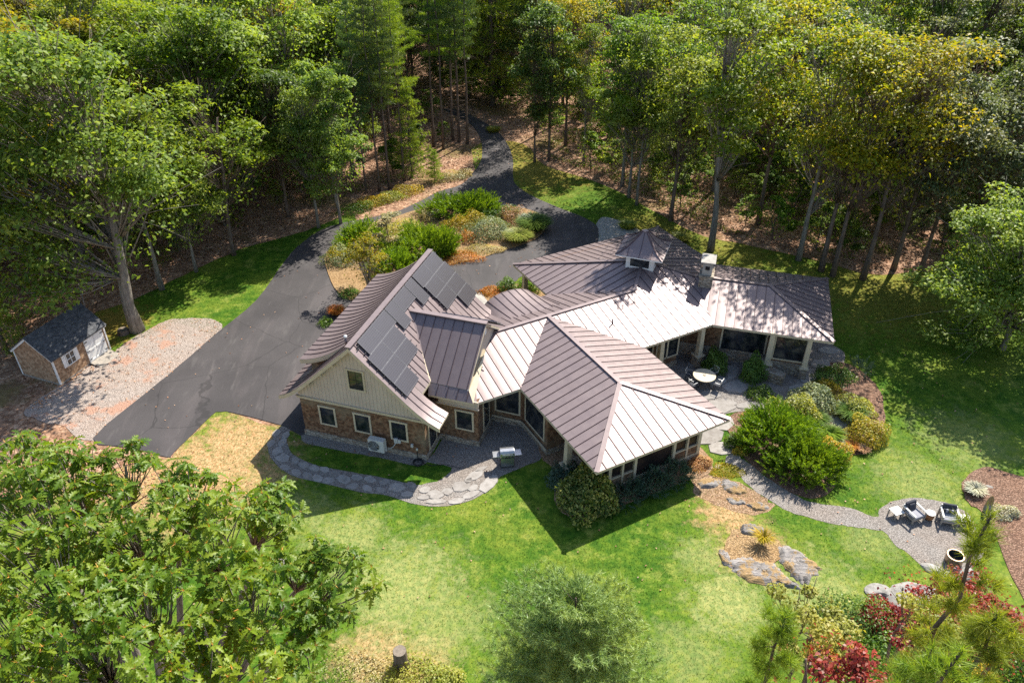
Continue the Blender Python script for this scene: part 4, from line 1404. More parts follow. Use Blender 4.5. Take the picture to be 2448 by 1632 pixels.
for x in (-.08, SLn + .04):
    for a, b in (((-.15), SDp / 2), ((SDp + .15), SDp / 2)):
        mb.bar(S(x, a, SH - .2), S(x, b, SR - .16), .05, .14)
mb.build('trim', 'trim_white', shed)
mb = MB(); mb.box(S(-.02, -.02, 0), SX * (SLn + .04), SY * (SDp + .04), UP * .12); mb.build('foundation', 'wood_grey', shed)
for k in range(2):
    mb = MB(); mb.box(S(2.55 + k * .82, -.06, .16), SX * .8, SY * .06, UP * 1.82); d_ = mb.build('door', 'trim_white', shed)
    mb = MB()
    for z in (.2, .95, 1.8):
        mb.box(S(2.58 + k * .82, -.085, z), SX * .74, SY * .025, UP * .12)
    mb.bar(S(2.62 + k * .82, -.075, .3), S(3.28 + k * .82, -.075, .95), .1, .02, SY)
    mb.build('door_batten', 'trim_white', d_)
    mb = MB()
    for z in (.35, 1.0, 1.7):
        mb.box(S((2.56 if k == 0 else 3.92), -.1, z), SX * .22, SY * .02, UP * .05)
    mb.build('hinge', 'black_metal', d_)
mb = MB(); mb.box(S(1.0, -.03, 1.0), SX * .62, SY * .03, UP * .8); win = mb.build('window', 'glass', shed)
mb = MB()
for a, b, c, e in ((.94, .94, .74, .06), (.94, 1.8, .74, .06), (.94, 1, .06, .8), (1.62, 1, .06, .8), (1.0, 1.38, .62, .04), (1.29, 1, .04, .8)):
    mb.box(S(a, -.07, b), SX * c, SY * .04, UP * e)
mb.build('window_frame', 'trim_white', win)
for x in (.66, 1.70):
    mb = MB(); mb.box(S(x, -.06, .95), SX * .26, SY * .04, UP * .92); mb.build('shutter', 'trim_white', shed)
mb = MB(); up_ = [S(2.5, -1.0, .02), S(4.25, -1.0, .02), S(4.25, -.05, .16), S(2.5, -.05, .16)]
mb.solid([p - UP * .015 for p in up_], up_); mb.build('ramp', 'wood_grey', shed)

# ------------------------------------------------------------------ furniture and equipment
def place(root, xy, rz=0.0, z=0.03):
    root.location = (xy[0], xy[1], z)
    root.rotation_euler = (0, 0, rz)
    return root

# gas grill
gr = empty('gas_grill')
tag(gr, 'stainless steel gas grill with side shelves on the gravel patio', 'grill')
mb = MB(); mb.cbox((0, 0, .10), .78, .52, .72); mb.build('cabinet', 'black_metal', gr, bevel=.02)
mb = MB(); mb.cbox((0, -.265, .14), .36, .02, .62); mb.cbox((.0, -.265, .14), .74, .012, .62); mb.build('door', 'steel', gr)
mb = MB(); mb.cbox((0, 0, .82), .84, .56, .14); mb.build('firebox', 'steel', gr, bevel=.02)
mb = MB()
pr = [(-.27, .0), (-.27, .14), (-.18, .26), (.0, .31), (.18, .27), (.27, .14), (.27, 0)]
mb.solid([(-.41, y, .96 + z) for y, z in pr], [(.41, y, .96 + z) for y, z in pr]); lid = mb.build('lid', 'steel', gr, bevel=.012)
mb = MB(); mb.tube([(-.3, -.33, 1.08), (.3, -.33, 1.08)], .016, 8); mb.build('handle', 'steel', lid)
for s in (-1, 1):
    mb = MB(); mb.cbox((s * .63, 0, .88), .40, .5, .05); mb.build('side_shelf', 'steel', gr, bevel=.012)
for k in range(4):
    mb = MB(); mb.tube([(-.27 + k * .18, -.28, .88), (-.27 + k * .18, -.33, .88)], .03, 10); mb.build('knob', 'black_metal', gr)
for x in (-.33, .33):
    for y in (-.2, .2):
        mb = MB(); mb.tube([(x - .025, y, .06), (x + .025, y, .06)], .06, 10); mb.build('caster', 'rubber', gr)
place(gr, (-0.29,34.15), R(8))

# air conditioning condenser on the garage wall
ac = empty('condenser_unit')
tag(ac, 'pale grey outdoor heat pump unit mounted low on the garage wall', 'heat pump')
mb = MB(); mb.cbox((0, 0, .28), 1.0, .38, .86); mb.build('casing', 'unit_grey', ac, bevel=.025)
mb = MB(); mb.lathe([(.0, 0), (.34, 0), (.36, .012), (.36, 0)], (0, 0, 0), 28)
f_ = mb.build('fan_opening', 'dark_interior', ac); f_.location = (-.14, -.194, .72); f_.rotation_euler = (R(90), 0, 0)
mb = MB()
for q in range(7):
    r_ = .05 + q * .05
    pts = [(r_ * math.cos(t), 0, r_ * math.sin(t)) for t in np.linspace(0, 2 * math.pi, 25)]
    mb.tube(pts, .005, 5, False)
for q in range(8):
    t = q * math.pi / 4
    mb.tube([(0.03 * math.cos(t), 0, .03 * math.sin(t)), (.36 * math.cos(t), 0, .36 * math.sin(t))], .005, 5)
g_ = mb.build('grille', 'unit_grey', ac); g_.location = (-.14, -.215, .72)
for s in (-1, 1):
    mb = MB(); mb.cbox((s * .36, .12, .22), .05, .55, .05); mb.cbox((s * .36, .37, -.05), .05, .05, .32); mb.build('bracket', 'galvanised', ac)
ac.location = G(5.05, -.5, .22); ac.rotation_euler = (0, 0, _g)
for u, z, s in ((5.95, .95, .22), (6.2, 1.0, .16), (7.0, .9, .14)):
    mb = MB(); mb.box(G(u, -.13, z), GU * s, GN * .12, UP * (s * 1.5)); b_ = mb.build('electric_box', 'unit_grey', house, bevel=.01)
mb = MB(); mb.tube([G(5.6, -.3, .5), G(5.85, -.08, .6), G(6.05, -.05, .95)], .025, 8); mb.build('conduit', 'unit_grey', house, True)
# hose on its stand
hs = empty('hose_stand')
tag(hs, 'coiled dark garden hose on a thin post beside the garage corner', 'hose')
mb = MB(); mb.tube([(0, 0, 0), (0, 0, 1.0)], .025, 8); mb.build('post', 'black_metal', hs)
mb = MB(); mb.cbox((0, -.02, .95), .12, .08, .14); mb.build('tap', 'galvanised', hs, bevel=.01)
mb = MB()
for q in range(5):
    pts = [((.26 + .02 * (q % 3)) * math.cos(t), -.1 + (.26 + .02 * (q % 3)) * math.sin(t), .03 + q * .03) for t in np.linspace(0, 2 * math.pi, 25)]
    mb.tube(pts, .018, 6, False)
mb.tube([(.26, -.1, .05), (.8, -.3, .02), (1.6, -.2, .02), (2.4, -.5, .02), (3.2, -.45, .02)], .016, 6)
mb.build('coil', 'rubber', hs, True)
place(hs, (-5.47,34.39), 0, .02)

# round terrace table with chairs
def round_table():
    t = empty('patio_table')
    tag(t, 'round pale stone topped table on the shaded flagstone terrace', 'table')
    mb = MB(); mb.lathe([(0, .70), (.70, .70), (.74, .715), (.74, .74), (.72, .75), (0, .75)], seg=32); mb.build('tabletop', 'trim_beige', t, False)
    mb = MB(); mb.lathe([(0, .752), (.1, .752), (.1, .78), (0, .785)], seg=16); mb.build('cap', 'wood_grey', t)
    for q in range(4):
        a = R(45 + 90 * q)
        mb = MB(); mb.tube([(.45 * math.cos(a), .45 * math.sin(a), .7), (.5 * math.cos(a), .5 * math.sin(a), 0)], .022, 8); mb.build('leg', 'black_metal', t)
    return t
place(round_table(), (12.60,41.81), 0, .07)
def iron_chair():
    c = empty('patio_chair')
    mb = MB(); mb.cbox((0, 0, .42), .46, .46, .05); mb.build('seat', 'cushion', c, bevel=.015)
    for x in (-.2, .2):
        for y in (-.2, .2):
            mb = MB(); mb.tube([(x, y, 0), (x * .95, y * .95, .43)], .014, 6); mb.build('leg', 'black_metal', c)
    mb = MB(); mb.tube([(-.21, .2, .43), (-.21, .27, .88), (.21, .27, .88), (.21, .2, .43)], .014, 6)
    for q in range(4):
        mb.tube([(-.12 + q * .08, .205, .45), (-.12 + q * .08, .265, .87)], .008, 5)
    mb.build('backrest', 'galvanised', c)
    for s in (-1, 1):
        mb = MB(); mb.tube([(s * .23, .23, .64), (s * .24, -.1, .65), (s * .23, -.2, .44)], .013, 6); mb.build('armrest', 'galvanised', c)
    return c
c0 = iron_chair()
tc = (12.60,41.81)
for k, (ang, lab) in enumerate(((-35, 'iron patio chair on the terrace table side toward the planting bed'), (215, 'iron patio chair tucked between the round table and the porch roof edge'), (150, 'iron patio chair at the round table nearest the house wall'), (40, 'iron patio chair at the round table nearest the glass doors'))):
    c = c0 if k == 0 else copy_tree(c0)
    tag(c, lab, 'chair', 'iron chairs around the terrace table')
    a = R(ang)
    place(c, (tc[0] + .98 * math.cos(a), tc[1] + .98 * math.sin(a)), a - R(90), .07)

# lounge chairs by the fire pit
def lounge(pillow):
    c = empty('lounge_chair')
    for s in (-1, 1):
        mb = MB(); mb.cbox((s * .40, -.38, 0), .07, .07, .60); mb.build('leg', 'wood_grey', c)
        mb = MB(); mb.cbox((s * .40, .38, 0), .07, .07, .72); mb.build('leg', 'wood_grey', c)
        mb = MB(); mb.bar((s * .40, -.44, .62), (s * .40, .44, .66), .09, .05); mb.build('armrest', 'slat_white', c)
    mb = MB(); mb.cbox((0, -.38, .22), .74, .05, .1); mb.cbox((0, .36, .22), .74, .05, .1); mb.cbox((-.38, 0, .22), .04, .72, .1); mb.cbox((.38, 0, .22), .04, .72, .1); mb.build('frame', 'wood_grey', c)
    mb = MB(); mb.cbox((0, -.02, .31), .70, .76, .14); mb.build('seat_cushion', 'cushion_seat', c, True, .03)
    mb = MB(); mb.solid([(-.34, .20, .44), (.34, .20, .44), (.34, .34, .44), (-.34, .34, .44)], [(-.34, .34, .88), (.34, .34, .88), (.34, .46, .88), (-.34, .46, .88)]); mb.build('back_cushion', 'cushion', c, True, .03)
    mb = MB(); mb.bar((-.40, .42, .74), (.40, .42, .74), .06, .08); mb.bar((-.40, .41, .5), (.40, .41, .5), .05, .06); mb.build('back_rail', 'slat_white', c)
    if pillow == 'square':
        mb = MB(); mb.solid([(-.2, .10, .46), (.2, .10, .46), (.2, .22, .46), (-.2, .22, .46)], [(-.18, .24, .80), (.18, .24, .80), (.18, .32, .80), (-.18, .32, .80)]); mb.build('pillow', 'cushion', c, True, .04)
    else:
        for k in range(5):
            mb = MB(); mb.cbox((-.26 + k * .13, .17, .50), .125, .13, .2); mb.build('pillow', 'cushion' if k % 2 == 0 else 'cushion_seat', c, True, .03)
    return c
tag(place(lounge('square'), (21.53,30.05), R(22), .03), 'low grey lounge chair with one dark square pillow, nearer the path', 'lounge chair', 'lounge chairs by the fire pit')
tag(place(lounge('roll'), (23.29,29.81), R(-14), .03), 'low grey lounge chair with a striped bolster pillow, nearer the mulch bed', 'lounge chair', 'lounge chairs by the fire pit')
def side_table():
    t = empty('side_table')
    for k in range(6):
        mb = MB(); mb.cbox((-.25 + k * .1, 0, .40), .092, .56, .03); mb.build('slat', 'slat_white', t)
    for x in (-.26, .26):
        for y in (-.24, .24):
            mb = MB(); mb.cbox((x, y, 0), .05, .05, .40); mb.build('leg', 'wood_grey', t)
    mb = MB(); mb.cbox((0, -.25, .34), .52, .03, .06); mb.cbox((0, .25, .34), .52, .03, .06); mb.build('apron', 'wood_grey', t)
    return t
t0 = side_table()
tag(place(t0, (20.65,30.17), R(20), .03), 'white slatted side table at the path end of the lounge chairs', 'side table', 'slatted side tables')
tag(place(copy_tree(t0), (24.01,29.63), R(-14), .03), 'white slatted side table at the mulch bed end of the lounge chairs', 'side table', 'slatted side tables')
st = empty('stool')
tag(st, 'round brown wooden drum stool between the two lounge chairs', 'stool')
mb = MB(); mb.lathe([(0, 0), (.17, 0), (.22, .12), (.23, .24), (.20, .38), (.19, .42)], seg=20); mb.build('drum', 'wood_brown', st, True)
mb = MB(); mb.lathe([(0, .425), (.24, .425), (.25, .44), (.24, .455), (0, .455)], seg=20); mb.build('stool_top', 'slat_white', st)
place(st, (22.38,29.99), 0, .03)
fp = empty('fire_pit')
tag(fp, 'round bronze steel fire pit standing on the gravel circle', 'fire pit')
mb = MB(); mb.lathe([(.40, 0), (.42, .06), (.42, .40), (.44, .43), (.44, .46), (.34, .47), (.34, .44)], seg=32); mb.build('drum', 'pit_steel', fp, True)
mb = MB(); mb.lathe([(.34, .46), (.36, .475), (.45, .475), (.45, .455), (.34, .455)], seg=32); mb.build('rim', 'pit_steel', fp, True)
mb = MB(); mb.lathe([(.335, .455), (.335, .12), (0, .12)], seg=32); mb.build('liner', 'rubber', fp, True)
place(fp, (22.38,27.09), 0, .03)
mb = MB(); mb.lathe([(0, .0), (.34, .0), (.36, .02), (.34, .035), (.06, .08), (0, .08)], seg=24)
ld = mb.build('bronze_disc', 'pit_steel', None, True); ld.location = (*(23.09,27.33), .12); ld.rotation_euler = (R(28), R(18), 0)
tag(ld, 'bronze steel cover leaning behind the round fire pit', 'cover')

# ------------------------------------------------------------------ rocks
def rock_mesh(seed, sub=3, rough=.28, flat=1.0):
    bm = bmesh.new()
    bmesh.ops.create_icosphere(bm, subdivisions=sub, radius=1)
    rs = np.random.RandomState(seed)
    ax = rs.normal(size=(9, 3)); ax /= np.linalg.norm(ax, axis=1)[:, None]
    cut = rs.uniform(.55, .95, 9)
    for v in bm.verts:
        p = np.array(v.co)
        for a, c in zip(ax, cut):
            d = p @ a
            if d > c:
                p = p - a * (d - c) * .9
        p *= 1 + rough * .35 * math.sin(p[0] * 5 + seed) * math.cos(p[1] * 4 - seed) * math.sin(p[2] * 6)
        v.co = Vector((p[0], p[1], p[2] * flat))
    me = bpy.data.meshes.new('rock')
    bm.to_mesh(me); bm.free()
    return me
RK = [rock_mesh(s) for s in range(5)]
def rock(xy, sx, sy, sz, rz, k, m, name, label, z=-.02, tilt=0.0):
    me = RK[k].copy()
    me.materials.append(MATS[m])
    o = bpy.data.objects.new(name, me)
    link(o)
    o.location = (*xy, z); o.scale = (sx, sy, sz); o.rotation_euler = (tilt, 0, rz)
    return tag(o, label, 'rock')
rock((21.17,26.56), .62, .34, .22, R(-35), 0, 'rock_pale', 'boulder', 'long pale boulder beside the fire pit, on its path side')
rock((21.80,25.96), .62, .46, .32, R(-20), 1, 'rock_pale', 'boulder', 'angular pale boulder in front of the fire pit')
rock((22.69,26.30), .50, .36, .30, R(40), 2, 'rock_pale', 'boulder', 'pale boulder on the pine side of the fire pit')
rock((25.73,30.53), .20, .16, .75, R(10), 3, 'ledge_rock', 'standing_stone', 'upright narrow dark stone standing in the mulch bed', .45)
rock((26.88,32.35), .34, .16, .10, R(-35), 4, 'rock_pale', 'boulder', 'flat pale stone lying in the mulch beyond the standing stone')
rock((18.65,36.72), .95, .55, .30, R(-30), 0, 'rock_pale', 'boulder', 'pale boulder beside the yellow shrubs in the terrace bed')
rock((20.48,37.89), 1.3, .62, .22, R(-35), 1, 'rock_pale', 'boulder', 'large flat pale slab in the terrace bed')
rock((19.79,36.03), .9, .40, .22, R(-50), 2, 'rock_pale', 'boulder', 'tilted pale slab toward the lawn side of the terrace bed')
rock((19.89,35.37), .35, .2, .12, R(-20), 3, 'rock_pale', 'boulder', 'smallest pale stone at the lawn edge of the terrace bed')
rock((18.13,39.96), .8, .5, .4, R(10), 4, 'rock_pale', 'boulder', 'grey stone step below the east wing corner pier')
rock((19.62,24.96), 1.6, .9, .5, R(15), 1, 'rock_pale', 'boulder', 'big pale outcrop under the red maple leaves')
rock((17.89,25.21), .7, .5, .35, R(-10), 2, 'rock_pale', 'boulder', 'smaller pale rock at the lawn edge of the outcrop')
rock((-11.94,26.93), .5, .3, .25, R(30), 3, 'ledge_rock', 'boulder', 'grey rock on the lawn beside the oak branches')

def ledge(pts, hgt, m, label, seed, name='ledge_outcrop'):
    """bedrock: tilted strata broken into steps, ragged outline"""
    rs = np.random.RandomState(seed)
    o_ = np.array(catmull(pts, 7)); c = o_.mean(0)
    o_ = c + (o_ - c) * (1 + rs.uniform(-.12, .10, (len(o_), 1)))
    n = len(o_); rings = 22
    V = []
    ca, sa = math.cos(R(25)), math.sin(R(25))
    for r_ in range(rings):
        t = r_ / (rings - 1)
        for i in range(n):
            p = c + (o_[i] - c) * (1 - t)
            u, q = p[0] * ca + p[1] * sa, -p[0] * sa + p[1] * ca
            qq = q * 2.6 + .35 * math.sin(u * 1.7 + seed) + .2 * math.sin(u * 4.3)
            saw = qq - math.floor(qq)
            step = .5 + .5 * math.sin(u * 1.3 + 2.2 * math.floor(qq))
            h = hgt * min(1, t * 3.2) * (.55 + .45 * step) + .13 * saw * min(1, t * 5) * (hgt / .3) ** .5 + rs.uniform(-.018, .018)
            V.append((p[0], p[1], h if r_ else -.04))
    F = []
    for r_ in range(rings - 1):
        for i in range(n):
            j = (i + 1) % n
            F.append((r_ * n + i, r_ * n + j, (r_ + 1) * n + j, (r_ + 1) * n + i))
    me = mesh_np(name, V, F, m)
    return tag(link(bpy.data.objects.new(name, me)), label, 'rock')
ledge([(11.67,27.41),(12.28,27.28),(13.27,27.01),(13.75,26.09),(14.26,25.38),(13.28,25.53),(12.18,25.58),(11.20,26.14),(10.83,27.01)], .16, 'ledge_rock', 'flat grey slab at the near side of the lawn outcrop', 3)
ledge([(13.79,28.10),(14.68,27.82),(15.39,27.01),(15.48,26.51),(14.44,25.63),(13.88,26.19),(13.56,27.14)], .20, 'ledge_rock', 'striped grey ledge at the right side of the lawn outcrop', 13)
ledge([(12.10,29.39),(12.84,29.51),(13.41,29.16),(12.91,28.75),(12.13,28.87)], .22, 'ledge_rock', 'small dark ledge at the top of the lawn outcrop', 23)
ledge([(10.61,27.85),(11.06,27.74),(11.08,26.88),(10.66,26.88)], .12, 'ledge_rock', 'narrow pale ledge at the left end of the lawn outcrop', 33)
sheet('dry_grass_patch', [(11.47,28.87),(12.57,29.33),(13.72,28.67),(14.10,27.69),(13.24,26.88),(11.79,27.01),(10.92,27.41)], .05, 'mulch_tan', jit=.12, seed=41)
sheet('dry_grass_patch', [(10.29,33.18),(11.87,33.32),(13.16,32.51),(14.04,31.54),(14.28,30.72),(13.05,30.35),(11.51,30.90),(10.31,31.66)], .018, 'needles', jit=.14, seed=42)
ledge([(10.47,32.84),(11.35,33.11),(11.88,32.78),(11.29,32.25),(10.60,32.31)], .12, 'ledge_rock', 'broken grey ledge nearest the porch corner', 5)
ledge([(11.99,32.98),(12.72,32.64),(13.13,31.99),(12.36,31.79),(11.83,32.25)], .13, 'ledge_rock', 'broken grey ledge in the middle of the dry bank', 6)
ledge([(11.84,31.54),(12.53,31.54),(12.89,31.09),(12.07,31.03)], .08, 'ledge_rock', 'small sunken ledge in the tan grass of the dry bank', 7)
ledge([(12.87,31.03),(13.68,31.22),(14.05,30.72),(13.23,30.53)], .09, 'ledge_rock', 'lowest strip of ledge in dry grass beside the gravel path', 8)
# stumps
def stump(xy, r_, h, label):
    s = empty('tree_stump', (*xy, 0)); tag(s, label, 'stump')
    mb = MB(); mb.lathe([(r_ * 1.35, -.05), (r_ * 1.1, h * .3), (r_, h)], seg=14); mb.build('trunk', 'bark_brown', s)
    mb = MB(); mb.lathe([(0, h + .005), (r_ * .98, h)], seg=14); mb.build('cut_face', 'wood_cut', s)
stump((-28.12,47.99), .38, .32, 'low cut stump beside the big forked tree')
stump((-4.94,21.23), .3, 1.1, 'grey broken stump at the bottom of the lawn')

# ------------------------------------------------------------------ foliage builders
def unit(a):
    return a / np.maximum(np.linalg.norm(a, axis=-1, keepdims=True), 1e-9)
def leaf_quads(C, N, L, Wd, rs, droop=.25):
    """rhombic leaves at C facing N"""
    n = len(C)
    r_ = unit(rs.normal(size=(n, 3)))
    d = unit(np.cross(N, r_))
    s = np.cross(N, d)
    L = L * rs.uniform(.7, 1.25, (n, 1)); Wd = Wd * rs.uniform(.8, 1.2, (n, 1))
    dz = np.array([0, 0, 1.0])
    a = C - d * L * .5
    b = C + s * Wd * .5 + N * Wd * .18
    c = C + d * L * .5 - dz * L * droop
    e = C - s * Wd * .5 + N * Wd * .18
    V = np.stack([a, b, c, e], 1).reshape(-1, 3)
    F = np.arange(4 * n).reshape(n, 4)
    return V, F
def blades(A, D, L, Wd, rs):
    """thin tapering needles from A along D"""
    n = len(A)
    s = unit(np.cross(D, unit(rs.normal(size=(n, 3)))))
    V = np.stack([A - s * Wd * .5, A + s * Wd * .5, A + D * L], 1).reshape(-1, 3)
    F = np.arange(3 * n).reshape(n, 3)
    return V, F
def ball(rs, n, lo=.0):
    d = unit(rs.normal(size=(n, 3)))
    return d * (lo + (1 - lo) * rs.uniform(0, 1, (n, 1)) ** .4), d

def tube_np(mb, pts, r0, r1, seg=6):
    k = len(pts)
    mb.tube(pts, [r0 + (r1 - r0) * i / (k - 1) for i in range(k)], seg)

def broad_tree(seed, Ht, cr, cb, nclump, lpc, leaf, lmat, bark, stems=1, lean=(0, 0), rt=.2, flatten=1.0):
    rs = np.random.RandomState(seed); rg = random.Random(seed)
    mb = MB()
    zc = Ht * (cb + 1) / 2; rz = Ht * (1 - cb) / 2
    axis = []
    for s in range(stems):
        a = rg.uniform(0, 6.28)
        sp = (0 if stems == 1 else cr * .42)
        fz = Ht * rg.uniform(.10, .2) if stems > 1 else 0
        pts = []
        for k in range(9):
            t = k / 8
            tt = max(0, (t * Ht * .86 - fz) / (Ht * .86))
            off = sp * tt ** .9
            pts.append(Vector((lean[0] * t ** 1.3 + math.cos(a) * off + rg.uniform(-.1, .1) * t * 2, lean[1] * t ** 1.3 + math.sin(a) * off + rg.uniform(-.1, .1) * t * 2, -.3 + t * (Ht * .86 + .3))))
        mb.tube(pts, [rt * (1.45 if k == 0 else 1.1 if k == 1 else 1.0) * (1 - .85 * (k / 8)) + .02 for k in range(9)], 8)
        axis.append(pts)
    # boughs: big uneven lobes, each carrying its own clumps
    nl = max(5, nclump // 9)
    LB = []
    for k in range(nl):
        d = unit(rs.normal(size=3))
        if d[2] < -.8: d[2] *= -.5
        f = rs.uniform(.40, .98)
        LB.append((np.array([lean[0] * .85 + d[0] * cr * f, lean[1] * .85 + d[1] * cr * f, zc + d[2] * rz * f * 1.2]), cr * rs.uniform(.22, .52)))
    LB.append((np.array([lean[0] * .85 + rs.uniform(-.3, .3) * cr, lean[1] * .85 + rs.uniform(-.3, .3) * cr, zc + rz * .78]), cr * .34))
    C = []
    for k in range(nclump):
        lc, lr = LB[k % len(LB)]
        d = unit(rs.normal(size=3))
        if d[2] < -.2: d[2] *= -.7
        c = lc + d * lr * rs.uniform(.55, 1.05) * np.array([1.1, 1.1, .68])
        C.append(c)
        ax = axis[k % len(axis)]
        j = min(8, max(2, int(8 * (c[2] - rz * .5 * rs.uniform(.5, 1.1)) / (Ht * .9))))
        p0 = ax[j]
        mid = (p0 + Vector(c)) / 2 + Vector((0, 0, -.25))
        tube_np(mb, [p0, mid, Vector(c)], rt * .17, .014, 5)
        if k % 3 == 0:                                   # bare twigs
            for q in range(2):
                e = Vector(c) + Vector(rs.normal(size=3)) * cr * .25
                tube_np(mb, [mid, (mid + e) / 2 + Vector((0, 0, .15)), e], rt * .10, .012, 4)
    tm = mb.mesh('trunk'); tm.materials.append(MATS[bark])
    for p in tm.polygons: p.use_smooth = True
    Vs, Fs, o = [], [], 0
    base_r = cr * .175
    for c in C:
        p, d = ball(rs, lpc, .35)
        rad = base_r * rs.uniform(.6, 1.5)
        P = c + p * rad * np.array([1.2, 1.2, .5 * flatten])
        N = unit(d * .45 + np.array([0, 0, 1.0]) + rs.normal(size=(lpc, 3)) * .38)
        V, F = leaf_quads(P, N, leaf, leaf * .62, rs)
        Vs.append(V); Fs.append(F + o); o += len(V)
    n = nclump * lpc // 7                                # loose leaves between the clumps
    p, d = ball(rs, n, .2)
    P = np.array([lean[0] * .85, lean[1] * .85, zc]) + p * np.array([cr * 1.05, cr * 1.05, rz])
    V, F = leaf_quads(P, unit(rs.normal(size=(n, 3)) + [0, 0, .8]), leaf, leaf * .62, rs)
    Vs.append(V); Fs.append(F + o)
    return tm, mesh_np('crown', np.concatenate(Vs), np.concatenate(Fs), lmat)

def pine_tree(seed, Ht, cr, cb, lmat, bark='bark_pine', whorl=.62, nb=6, tuft=11, nl=.26, nw=.030, rt=.17, dead=0, step=.30, shape=1.0, droop=.0, top=.0):
    rs = np.random.RandomState(seed); rg = random.Random(seed)
    mb = MB()
    pts = [Vector((rg.uniform(-.0022, .0022) * k * Ht, rg.uniform(-.0022, .0022) * k * Ht, -.3 + k * (Ht + .3) / 7)) for k in range(8)]
    mb.tube(pts, [rt * (1.35 if k == 0 else 1) * (1 - .9 * k / 7) + .012 for k in range(8)], 8)
    def at(z):
        t = max(0, min(6.999, (z + .3) / (Ht + .3) * 7)); i = int(t)
        return pts[i].lerp(pts[i + 1], t - i)
    for k in range(dead):
        z = rg.uniform(.12, max(.2, cb * 1.05)) * Ht
        a = rg.uniform(0, 6.28); L = rg.uniform(.8, 2.2)
        p0 = at(z); e = p0 + Vector((math.cos(a) * L, math.sin(a) * L, rg.uniform(-.5, .2)))
        tube_np(mb, [p0, (p0 + e) / 2 + Vector((0, 0, .1)), e], .022, .006, 4)
    A, D = [], []
    z = Ht * cb
    while z < Ht - .05:
        t = (z - Ht * cb) / (Ht * (1 - cb))
        bl = cr * ((1 - t) ** (.62 * shape)) * (.55 + .45 * min(1, t * 5 + .45)) + .12
        for b in range(nb):
            a = 2 * math.pi * (b + rg.uniform(-.35, .35)) / nb + z * 1.7
            L = bl * rg.uniform(.45, 1.22)
            rise = rg.uniform(-.02, .22) + .35 * t - droop
            p0 = at(z + rg.uniform(-.15, .15))
            dv = Vector((math.cos(a), math.sin(a), rise))
            e = p0 + dv * L
            mid = p0 + dv * L * .5 + Vector((0, 0, -.06 * L))
            tube_np(mb, [p0, mid, e], (.004 + .012 * L) if nl > .19 else (.004 + .007 * L), .003, 4)
            m = max(2, int(L / step))
            for q in range(m):
                f = .25 + .75 * (q + .5) / m
                wd = L * .30 * (1 - abs(f - .6))
                for s in (-1, 0, 1):
                    side = Vector((-math.sin(a), math.cos(a), 0)) * s * wd * rg.uniform(.5, 1.1)
                    c = p0 + dv * L * f + side + Vector((0, 0, rg.uniform(-.05, .08)))
                    ax = (Vector((math.cos(a), math.sin(a), .35)) + side * 1.2 + Vector((rg.uniform(-.3, .3), rg.uniform(-.3, .3), rg.uniform(0, .4)))).normalized()
                    A.append(c); D.append(ax)
        z += whorl * rg.uniform(.75, 1.2) * (1 - .35 * t)
    if top:
        for q in range(int(top / .12)):
            A.append(at(Ht - q * .12)); D.append(Vector((0, 0, 1)))
    A = np.repeat(np.array(A), tuft, 0); D = np.repeat(np.array(D), tuft, 0)
    D = unit(D * .75 + unit(rs.normal(size=D.shape)) * .95)
    V, F = blades(A + rs.normal(size=A.shape) * .02, D, nl * rs.uniform(.7, 1.2, (len(A), 1)), nw, rs)
    tm = mb.mesh('trunk'); tm.materials.append(MATS[bark])
    for p in tm.polygons: p.use_smooth = True
    return tm, mesh_np('crown', V, F, lmat)

def plant_tree(name, meshes, xy, label, cat, group=None, scale=1.0, rz=0.0, z=None, sz=None):
    r_ = bpy.data.objects.new(name, None)
    r_.empty_display_size = .3
    COL.objects.link(r_)
    if z is None:
        z = float(ground_z(np.array([xy[0]]), np.array([xy[1]]))[0])
    r_.location = (xy[0], xy[1], z); r_.rotation_euler = (0, 0, rz)
    r_.scale = (scale, scale, sz or scale)
    for nm, me in zip(('trunk', 'crown'), meshes):
        o = bpy.data.objects.new(nm, me); COL.objects.link(o); o.parent = r_
    return tag(r_, label, cat, group)

# prototypes
BT = {
    'maple': [broad_tree(1, 20, 4.9, .22, 138, 78, .35, 'leaf_maple', 'bark_grey', 1, rt=.22), broad_tree(2, 19, 4.5, .20, 126, 78, .35, 'leaf_maple', 'bark_grey', 2, rt=.18), broad_tree(3, 21, 5.3, .28, 143, 78, .36, 'leaf_maple', 'bark_brown', 1, rt=.24)],
    'oak': [broad_tree(4, 20, 5.1, .28, 138, 50, .36, 'leaf_oak', 'bark_grey', 1, rt=.22), broad_tree(5, 21, 4.7, .32, 132, 50, .36, 'leaf_oak', 'bark_grey', 1, rt=.2), broad_tree(6, 18, 4.7, .22, 120, 50, .35, 'leaf_oak', 'bark_brown', 2, rt=.18)],
    'dark': [broad_tree(7, 20, 4.7, .26, 126, 50, .35, 'leaf_dark', 'bark_brown', 1, rt=.2), broad_tree(8, 18, 4.3, .24, 114, 50, .35, 'leaf_dark', 'bark_brown', 1, rt=.18)],
    'yellow': [broad_tree(9, 19, 4.7, .24, 126, 66, .35, 'leaf_yellow', 'bark_grey', 1, rt=.2), broad_tree(10, 20, 5.1, .30, 132, 66, .35, 'leaf_yellow', 'bark_brown', 1, rt=.22)],
    'grey': [broad_tree(12, 20, 5.3, .26, 138, 50, .34, 'leaf_grey', 'bark_brown', 1, rt=.22), broad_tree(13, 21, 4.9, .30, 132, 50, .34, 'leaf_grey', 'bark_brown', 1, rt=.22)],
    'open': [broad_tree(14, 22, 6.0, .32, 105, 34, .35, 'leaf_oak', 'bark_grey', 1, rt=.22), broad_tree(15, 22, 6.0, .32, 105, 34, .35, 'leaf_yellow', 'bark_brown', 1, rt=.22)],
}
